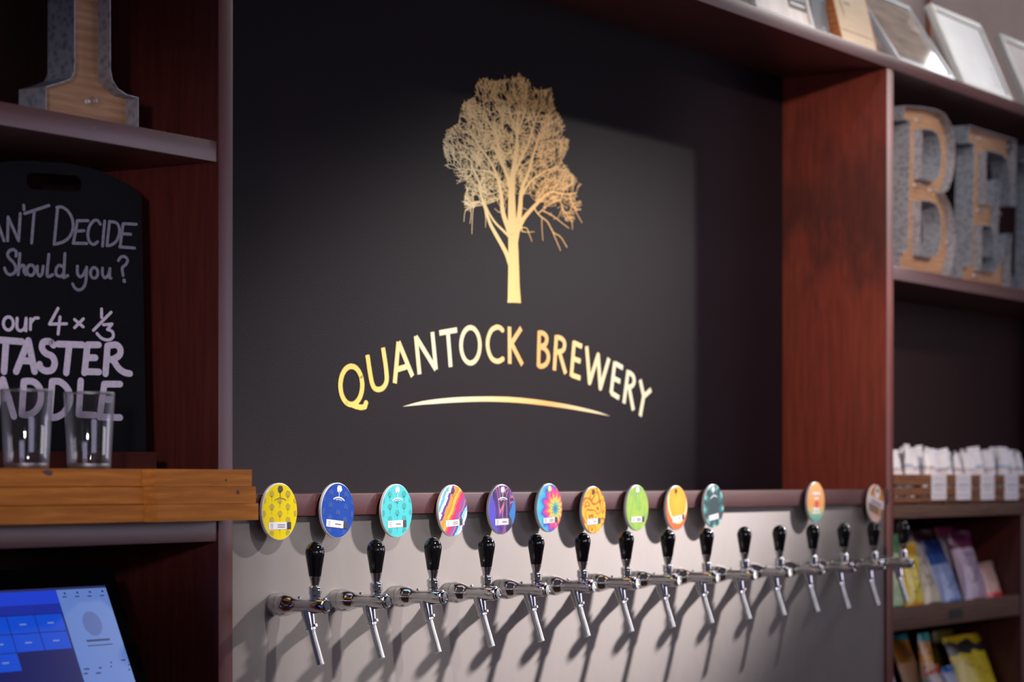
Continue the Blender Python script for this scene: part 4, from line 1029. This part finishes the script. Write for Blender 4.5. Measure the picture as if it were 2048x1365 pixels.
f1, pic1, w1, h1, bw1 = picture_frame('white frame with a cream poster and dark SIBA block, leftmost on the top board', 1515, 1632, ('r', 1616, 0), M['white_frame'], 0.018, M['pic_cream'], hmax=0.30)
mb = MB().box(w1 - 0.135, w1 - 0.022, 0.0045, 0.0062, 0.055, 0.15); blk = obj('dark_block', mb, M['dark_print'], pic1)
mb = MB(); pl1 = lambda u, w_: (w1 - 0.130 + u, 0.0042, 0.088 + w_)
for st in ([(0.020, 0.045), (0.010, 0.05), (0.002, 0.04), (0.010, 0.027), (0.020, 0.018), (0.012, 0.004), (0.0, 0.008)], [(0.034, 0.0), (0.034, 0.05)], [(0.048, 0.0), (0.048, 0.05), (0.062, 0.045), (0.062, 0.032), (0.05, 0.026), (0.066, 0.018), (0.064, 0.004), (0.048, 0.0)], [(0.076, 0.0), (0.087, 0.05), (0.098, 0.0)], [(0.080, 0.016), (0.095, 0.016)]):
    ribbon(mb, st, 0.009, 0.008, pl1)
obj('block_lettering', mb, M['white'], pic1)
mb = MB().box(w1 - 0.125, w1 - 0.03, 0.0042, 0.0046, 0.066, 0.074); obj('block_small_text', mb, M['pic_cream'], pic1)

X0, wB, hB, lean = leaning('bottle_picture', '', '', 1633, 1662, ('r', 1650, 0), 0.05, 0.01, None)
o = thing('bottle_picture', 'grey card with a dark bottle print, leaning between the white frame and the wooden plaque', 'picture', (X0, 0.05, ZB_TOP + 0.0005 + 0.006 * math.sin(lean)), (-lean, 0, 0))
obj('card', MB().box(-0.004, wB, 0, 0.006, 0, 0.26), plain('grey_card', S(120, 124, 134), 0.5), o)
mb = MB(); bo = [(0.010, 0.004), (wB - 0.002, 0.004), (wB - 0.002, 0.10), (wB - 0.008, 0.125), (wB - 0.014, 0.14), (wB - 0.014, 0.2), (0.022, 0.2), (0.022, 0.14), (0.014, 0.125), (0.010, 0.10)]
flat_poly(mb, [bo], lambda u, w_: (u, -0.0006, w_)); bt = obj('bottle_print', mb, plain('dark_bottle_print', S(36, 32, 42), 0.4), o)
mb = MB(); cxq, czq = wB * 0.58, 0.024
ribbon(mb, [(cxq + 0.010 * math.cos(R(a)), czq + 0.011 * math.sin(R(a))) for a in range(0, 361, 24)], 0.005, 0.005, lambda u, w_: (u, -0.0012, w_)); mb.box(cxq + 0.004, cxq + 0.014, -0.0013, -0.001, czq - 0.014, czq - 0.008)
obj('bottle_emblem', mb, M['chalk'], bt)
mb = MB(); mb.box(0.020, wB - 0.012, -0.0014, -0.0008, 0.118, 0.128); obj('blue_stripe', mb, plain('blue_print', S(40, 120, 176), 0.4), bt)

X0, wP, hP, lean = leaning('award_plaque', '', '', 1684, 1757, ('r', 1731, 0), YB, 0.04, None)
o = thing('award_plaque', 'wooden award plaque with a golden hop certificate, standing beside the silver frame', 'plaque', (X0, YB, ZB_TOP + 0.0005 + 0.036 * math.sin(lean)), (-lean, 0, 0))
M['oak'] = pine('orange_oak', S(206, 134, 86), S(176, 104, 62), 2.2)
obj('wooden_block', MB().box(0, wP, 0, 0.036, 0, 0.32, 0.003), M['oak'], o, 40)
pf = obj('certificate', MB().box(0.004, wP - 0.016, -0.0015, 0.0, 0.0, 0.31), plain('tan_certificate', S(214, 182, 140), 0.5, 0, 0.4, 0.06), o)
mb = MB(); flat_poly(mb, [[(0.030, 0.175), (0.045, 0.185), (0.052, 0.14), (0.060, 0.10), (0.056, 0.075), (0.050, 0.095), (0.040, 0.13), (0.030, 0.15)]], lambda u, w_: (u, -0.0022, w_)); obj('hop_print', mb, plain('olive_gold_print', S(150, 128, 36), 0.5), pf)
mb = MB()
for k in range(3): mb.box(0.075, 0.118, -0.0024, -0.0016, 0.125 + 0.03 * k, 0.134 + 0.03 * k)
obj('certificate_text', mb, plain('green_grey_print', S(142, 142, 104), 0.5), pf)
mb = MB().box(0.014, wP - 0.026, -0.0024, -0.0016, 0.036, 0.0385); obj('certificate_line', mb, plain('brown_line_print', S(150, 116, 78), 0.5), pf)

picture_frame('silver picture frame with a glossy brown print, right of the wooden plaque', 1799, 1911, ('r', 1818, 21), M['silver'], 0.014, M['pic_glossy'], thick=0.026)
f3, pic3, w3, h3, bw3 = picture_frame('white and silver frame with a blank-looking white certificate, right of the silver frame', 1931, 2028, ('r', 1960, 54), M['white_frame'], 0.020, M['pic_white'], thick=0.026)
mb = MB(); zz = h3 - bw3
mb.box(bw3, w3 - bw3, 0.0045, 0.0062, zz - 0.003, zz); mb.box(w3 - bw3 - 0.003, w3 - bw3, 0.0045, 0.0062, bw3, zz); obj('inner_line', mb, plain('bronze_line', S(120, 100, 84), 0.4), pic3)
mb = MB()
for k in range(4): mb.box(w3 - bw3 - 0.10 + 0.012 * k, w3 - bw3 - 0.02, 0.0050, 0.0060, bw3 + 0.03 + 0.022 * k, bw3 + 0.036 + 0.022 * k)
obj('certificate_text', mb, plain('pale_grey_print', S(196, 194, 192), 0.5), pic3)
X4 = 2056
f4, pic4, w4, h4, bw4 = picture_frame('white and silver frame with a pinkish certificate, rightmost on the top board', 2062, 2160, ('l', 1999, 72), M['white_frame'], 0.020, M['pic_pink'], thick=0.026)

# copper conduit on the wall
yw = D + 0.05
xp, zp = P(1856, 60, yw)
o = tag(obj('wall_pipe', MB().tube([(xp, yw - 0.004, ZB_TOP + 0.0), (xp, yw - 0.004, 3.85)], 0.009, 12), M['copper'], None, 50), 'thin copper-coloured pipe running up the grey wall behind the frames', 'pipe')

# ------------------------------------------------------------------ right cell: crate with white packets and cards
YCR = 0.006
CX0, CX1 = PX(1788, YCR) + 0.004, XR2 + 0.42
cr = thing('wooden_crate', 'long low slatted wooden crate holding white snack packets', 'crate', (CX0, YCR, ZL_TOP + 0.0005))
zc0 = ZL_TOP + 0.0005; CH = 0.094; CDP = 0.20
for z0, z1 in ((0.006, 0.022), (0.028, 0.052), (0.060, CH)):
    obj('slat', MB().box(0, CX1 - CX0, 0, 0.009, z0, z1, 0.0015), M['crate'], cr, 40)
    obj('slat', MB().box(0, CX1 - CX0, CDP - 0.009, CDP, z0, z1, 0.0015), M['crate'], cr, 40)
nP = 8
for k in range(nP):
    x = (CX1 - CX0 - 0.02) * k / (nP - 1)
    obj('post', MB().box(x, x + 0.02, 0.0095, 0.022, 0, CH - 0.002, 0.001), M['crate'], cr, 40)
    obj('post', MB().box(x, x + 0.02, CDP - 0.022, CDP - 0.0095, 0, CH - 0.002, 0.001), M['crate'], cr, 40)
for s_ in (0, 1):
    xa = 0.0 if s_ == 0 else CX1 - CX0 - 0.009
    obj('end_board', MB().box(xa, xa + 0.009, 0.0225, CDP - 0.0225, 0.01, CH - 0.004, 0.001), M['crate'], cr, 40)
obj('base_board', MB().box(0.0, CX1 - CX0, 0.0225, CDP - 0.0225, 0.001, 0.006), M['crate'], cr)
CARDS = [(1864, 1893), (1913, 1942), (1962, 1989), (2010, 2037)]
for k, (a, b_) in enumerate(CARDS):
    xa, za = P(a, 1000, YCR - 0.003); xb, _ = P(b_, 1000, YCR - 0.003)
    zt = P(a, 949.5, YCR)[1]; zb_ = P(a, 1000.5, YCR)[1]
    o = thing('price_card', ['white price card on the crate front, first from the left', 'white price card on the crate front, second from the left', 'white price card on the crate front, third from the left', 'white price card on the crate front, last on the right'][k], 'card', (xa, YCR - 0.0028, zb_), group='price cards on the crate')
    obj('card', MB().box(0, xb - xa, 0, 0.0022, 0, zt - zb_), M['white'], o)
    mb = MB()
    for q, (f0, f1, hh) in enumerate(((0.12, 0.88, 0.16), (0.2, 0.8, 0.4), (0.15, 0.85, 0.55), (0.1, 0.9, 0.8))):
        z = (zt - zb_) * hh; mb.box((xb - xa) * f0, (xb - xa) * f1, -0.0005, 0.0001, z, z + (0.006 if q == 2 else 0.0025))
    obj('card_text', mb, plain('card_text_%d' % k, S(176, 172, 186), 0.6), o)

def packet_mesh(w_, h, d, seed, nu=14, nv=18, crimp=0.05):
    rnd = np.random.default_rng(seed); ph = rnd.uniform(0, 6.28, 6); mb = MB()
    for sgn in (1, -1):
        vs = []
        for j in range(nv + 1):
            v = j / nv
            fv = 0 if (v <= crimp or v >= 1 - crimp) else math.sin(math.pi * (v - crimp) / (1 - 2 * crimp)) ** 0.55
            pinch = 1 - 0.06 * fv
            for i in range(nu + 1):
                u = i / nu * 2 - 1
                f = max(0.0, (1 - abs(u) ** 2.6)) ** 0.8 * fv
                wr = 0.06 * d * (math.sin(7 * u + 9 * v + ph[0]) + math.sin(13 * v - 5 * u + ph[1]) + 0.7 * math.sin(19 * u * v + ph[2])) * f
                cr_ = 0.003 * math.sin(u * 40) if (v <= crimp or v >= 1 - crimp) else 0
                vs.append((u * w_ / 2 * pinch, -sgn * (f * d / 2 + wr * 0.5 + 0.0008) + cr_ + 0.010 * (v - 0.5) * math.sin(3 * u + ph[3]) * (v > 0.9), v * h))
        fs = [(j * (nu + 1) + i, j * (nu + 1) + i + 1, (j + 1) * (nu + 1) + i + 1, (j + 1) * (nu + 1) + i) for j in range(nv) for i in range(nu)]
        mb.add(vs, fs)
    # close the seam all round
    N = (nu + 1) * (nv + 1)
    rim = [i for i in range(nu + 1)] + [j * (nu + 1) + nu for j in range(1, nv + 1)] + [nv * (nu + 1) + i for i in range(nu - 1, -1, -1)] + [j * (nu + 1) for j in range(nv - 1, 0, -1)]
    n = len(rim); mb.f += [(rim[k], rim[(k + 1) % n], N + rim[(k + 1) % n], N + rim[k]) for k in range(n)]
    return mb

def packet_mat(name, bands, rough=0.32, speck=None, wob=0.05):
    t = NT(name).set(rough, 0.0, 0.5)
    tc = t.n('ShaderNodeTexCoord'); sp = t.n('ShaderNodeSeparateXYZ'); t.l(tc.outputs['Generated'], sp.inputs[0])
    z = t.math('ADD', sp.outputs[2], t.math('MULTIPLY', t.math('SUBTRACT', t.noise(tc.outputs['Generated'], 2.5, 2), 0.5), wob))
    col = t.ramp(z, bands, 'CONSTANT')
    if speck:     # blocks of printed words
        br = t.n('ShaderNodeTexBrick'); br.inputs['Scale'].default_value = 7; br.inputs['Mortar Size'].default_value = 0.035
        mp = t.n('ShaderNodeMapping'); mp.inputs['Rotation'].default_value = (R(90), 0, 0); t.l(tc.outputs['Generated'], mp.inputs[0])
        n = t.noise(mp.outputs[0], 9, 3, 0.7)
        lim = t.ramp(sp.outputs[2], [(0, (0, 0, 0, 1)), (speck[1], (0, 0, 0, 1)), (speck[1] + 0.01, (1, 1, 1, 1)), (speck[2], (1, 1, 1, 1)), (speck[2] + 0.01, (0, 0, 0, 1))])
        lx = t.ramp(sp.outputs[0], [(0, (0, 0, 0, 1)), (0.18, (0, 0, 0, 1)), (0.22, (1, 1, 1, 1)), (0.78, (1, 1, 1, 1)), (0.82, (0, 0, 0, 1))])
        m = t.math('MULTIPLY', t.math('MULTIPLY', t.ramp(n, [(0.5, (0, 0, 0, 1)), (0.56, (1, 1, 1, 1))]), lim), lx)
        col = t.mix(t.math('MULTIPLY', m, 0.8), col, speck[0])
    t.base(col); return t.m

# white packets in the crate
rnd = random.Random(5)
wcols = [(S(150, 158, 176), S(196, 110, 100)), (S(122, 126, 142), S(214, 150, 130)), (S(70, 150, 200), S(220, 160, 120)), (S(110, 70, 140), S(206, 110, 110)), (S(128, 144, 152), S(200, 120, 100))]
WP = [1797, 1817, 1838, 1858, 1879, 1901, 1921, 1942, 1963, 1984, 2004, 2024, 2044]
ORD = ['first', 'second', 'third', 'fourth', 'fifth', 'sixth', 'seventh', 'eighth', 'ninth', 'tenth', 'eleventh', 'twelfth', 'thirteenth']
wm = [packet_mesh(0.061, 0.166 + 0.009 * (k % 3), 0.032, 20 + k) for k in range(5)]
wmats = [packet_mat('white_packet_%d' % k, [(0, S(236, 236, 242)), (0.30, a), (0.335, S(240, 240, 246)), (0.56, b_), (0.575, S(240, 240, 246)), (0.60, a), (0.63, S(242, 242, 248)), (0.9, S(232, 232, 240))], 0.35, (b_, 0.12, 0.5), 0.09) for k, (a, b_) in enumerate(wcols)]
wmesh = [mesh_of('snack_packet', wm[k], wmats[k], 60) for k in range(5)]
for k, px in enumerate(WP):
    yy = 0.055 + 0.012 * (k % 2)
    o = bpy.data.objects.new('snack_packet', wmesh[(k * 2 + k // 5) % 5]); COL.objects.link(o)
    o.location = (PX(px, yy), yy, zc0 + 0.0065); o.rotation_euler = (R(rnd.uniform(-10, -2)), R(rnd.uniform(-9, 9)), R(rnd.uniform(-24, 16)))
    tag(o, 'white snack packet in the crate, %s from the left in the front row' % ORD[k], 'packet', 'white packets in the crate')
for k, px in enumerate([1805, 1832, 1850, 1876, 1898, 1930, 1952, 1990, 2020]):
    yy = 0.118
    o = bpy.data.objects.new('snack_packet', wmesh[(k * 3 + 1) % 5]); COL.objects.link(o)
    o.location = (PX(px, yy), yy, zc0 + 0.0065); o.rotation_euler = (R(rnd.uniform(-6, 0)), R(rnd.uniform(-5, 5)), R(rnd.uniform(-20, 20)))
    tag(o, 'white snack packet in the crate, %s from the left in the back row' % ORD[k], 'packet', 'white packets in the crate')

# ------------------------------------------------------------------ crisp trays
def tray(z_lip_top, lip_h, label, plate):
    xa, xb = XR1 + 0.003, XR2 - 0.006
    o = thing('display_tray', label, 'tray', (xa, 0.004, z_lip_top - lip_h))
    obj('lip_board', MB().box(0, xb - xa, 0, 0.016, 0, lip_h, 0.003), M['tray'], o, 40)
    obj('tray_base', MB().box(0, xb - xa, 0.0165, D - 0.03, 0.004, 0.016, 0.001), M['tray'], o)
    if plate:
        x0, z0 = P(1900, 1229, 0.003); x1, _ = P(1925, 1229, 0.003)
        obj('label_plate', MB().box(x0 - xa, x1 - xa, -0.0025, 0, 0.022, 0.046, 0.0008), M['black'], o)
    return o
ZLIP = P(1790, 1217.5, 0.004)[1]
tray(ZLIP, 0.071, 'wooden display tray with a deep front lip holding the upper crisp bags', True)
ZBASE = ZLIP - 0.071 + 0.0165
tray(0.82, 0.07, 'wooden display tray holding the lower crisp bags near the bottom edge', False)
ZBASE2 = 0.82 - 0.07 + 0.0165
def crisp(label, x0, x1, ytop_px, mat, y, zbase, lean=18, yaw=0, roll=0, d=0.045, seed=1, group='crisp bags on the upper tray', name='crisp_bag', hcap=None, xt=None):
    xa, xb = PX(x0, y), PX(x1, y); w_ = xb - xa; xm = (xa + xb) / 2
    # height: follow the leaning front until its top row matches
    lo_, hi_ = 0.05, 0.5
    for _ in range(30):
        h = (lo_ + hi_) / 2; yy = y + h * math.sin(R(lean)); zz = zbase + h * math.cos(R(lean))
        dd = Vector((xm - CX, yy - CY)); v = dd.x * SN + dd.y * CS; row = HZ - (zz - CZ) * FPX / v
        if row > ytop_px: lo_ = h
        else: hi_ = h
    o = obj(name, packet_mesh(w_ / max(0.5, math.cos(R(yaw))), h, d, seed), mat, None, 60, (xm, y, zbase + 0.001))
    o.rotation_euler = (R(-lean), R(roll), R(yaw))
    tag(o, label, 'crisp bag', group); return o
dk = S(60, 56, 70)
crisp('green and pale green crisp bag at the left end of the upper tray', 1777, 1811, 1070, packet_mat('bag_green', [(0, S(40, 120, 66)), (0.2, S(176, 202, 160)), (0.78, S(46, 116, 70))], speck=(S(70, 120, 80), 0.3, 0.6)), 0.036, ZBASE, seed=1, d=0.026, lean=5)
crisp('yellow crisp bag with an orange foot on the upper tray', 1814, 1853, 1086, packet_mat('bag_yellow', [(0, S(222, 158, 14)), (0.24, S(222, 204, 60)), (0.82, S(176, 140, 30))], speck=(S(120, 116, 30), 0.34, 0.7)), 0.050, ZBASE, seed=2, d=0.04, lean=9)
crisp('cream and grey crisp bag with a brown foot on the upper tray', 1854, 1893, 1088, packet_mat('bag_cream', [(0, S(84, 56, 50)), (0.2, S(196, 186, 164)), (0.52, S(186, 180, 168)), (0.8, S(150, 148, 146))], speck=(S(90, 94, 96), 0.4, 0.8)), 0.047, ZBASE, seed=3, d=0.04, lean=20)
crisp('blue crisp bag with a dark blue top on the upper tray', 1895, 1935, 1082, packet_mat('bag_blue', [(0, S(34, 100, 190)), (0.2, S(138, 158, 204)), (0.55, S(124, 146, 192)), (0.66, S(26, 62, 130)), (0.8, S(18, 40, 96))], speck=(S(60, 90, 140), 0.3, 0.5)), 0.047, ZBASE, seed=4, d=0.045, lean=22)
crisp('lilac and maroon crisp bag, widest on the upper tray', 1936, 1980, 1064, packet_mat('bag_maroon', [(0, S(96, 14, 62)), (0.17, S(176, 156, 180)), (0.78, S(84, 18, 58))], speck=(S(90, 70, 96), 0.34, 0.72)), 0.047, ZBASE, seed=5, d=0.05, lean=16)
crisp('small red and peach crisp bag at the right end of the upper tray', 1980, 2013, 1126, packet_mat('bag_red', [(0, S(222, 28, 30)), (0.36, S(206, 164, 150)), (0.9, S(170, 140, 130))]), 0.045, ZBASE, seed=6, d=0.03, lean=18)
crisp('dark maroon crisp bag in the back row, behind the cream bag', 1842, 1890, 1062, packet_mat('bag_dark_maroon', [(0, S(70, 20, 46)), (0.9, S(60, 16, 36))]), 0.165, ZBASE, seed=7, lean=10, d=0.04)
crisp('plum crisp bag in the back row, behind the lilac bag', 1898, 1942, 1056, packet_mat('bag_plum', [(0, S(90, 16, 56)), (0.9, S(120, 20, 60))]), 0.165, ZBASE, seed=8, lean=10, d=0.04)
G2 = 'crisp bags on the lower tray'
tealm = packet_mat('bag_teal_orange', [(0, S(222, 150, 46)), (0.35, S(90, 190, 176)), (0.42, S(226, 180, 140)), (0.66, S(216, 150, 40)), (0.72, S(196, 124, 40)), (0.93, S(20, 140, 140))], speck=(S(90, 70, 30), 0.72, 0.9))
crisp('pale pink crisp bag at the left end of the lower tray', 1780, 1814, 1338, packet_mat('bag_pink', [(0, S(214, 180, 170)), (0.5, S(214, 196, 204))]), 0.06, ZBASE2, seed=9, group=G2, lean=16, d=0.035)
crisp('brown and orange bag with a teal top, second on the lower tray', 1832, 1868, 1272, tealm, 0.10, ZBASE2, seed=10, group=G2, lean=20, d=0.04)
crisp('narrow bright orange bag with a teal top on the lower tray', 1856, 1880, 1268, packet_mat('bag_orange_teal', [(0, S(226, 156, 50)), (0.36, S(130, 200, 180)), (0.46, S(230, 190, 150)), (0.66, S(232, 166, 40)), (0.72, S(218, 146, 56)), (0.90, S(20, 150, 150))], speck=(S(90, 70, 30), 0.74, 0.88)), 0.075, ZBASE2, seed=11, group=G2, lean=8, d=0.03)
crisp('red and white crisp bag on the lower tray', 1879, 1906, 1332, packet_mat('bag_red_white', [(0, S(214, 70, 40)), (0.4, S(220, 206, 204)), (0.82, S(218, 84, 50))], wob=0.35), 0.038, ZBASE2, seed=12, group=G2, lean=18, d=0.04)
crisp('blue-topped white crisp bag beside the yellow bag on the lower tray', 1909, 1935, 1334, packet_mat('bag_blue_white', [(0, S(190, 196, 220)), (0.86, S(30, 110, 190))], wob=0.2), 0.045, ZBASE2, seed=13, group=G2, lean=18, d=0.035)
yb_ = crisp('large yellow crisp bag with a black band on the lower tray', 1936, 2009, 1272, packet_mat('bag_bright_yellow', [(0, S(228, 206, 10)), (0.74, S(34, 32, 34)), (0.9, S(206, 176, 10))], wob=0.3, speck=(S(170, 140, 10), 0.45, 0.68)), 0.048, ZBASE2, seed=14, group=G2, lean=20, d=0.055)
crisp('olive yellow bag standing deep in the shadow behind the lower tray row', 1878, 1920, 1262, packet_mat('bag_olive', [(0, S(150, 130, 20)), (0.8, S(120, 104, 16))]), 0.19, ZBASE2, seed=15, group=G2, lean=6, d=0.04)
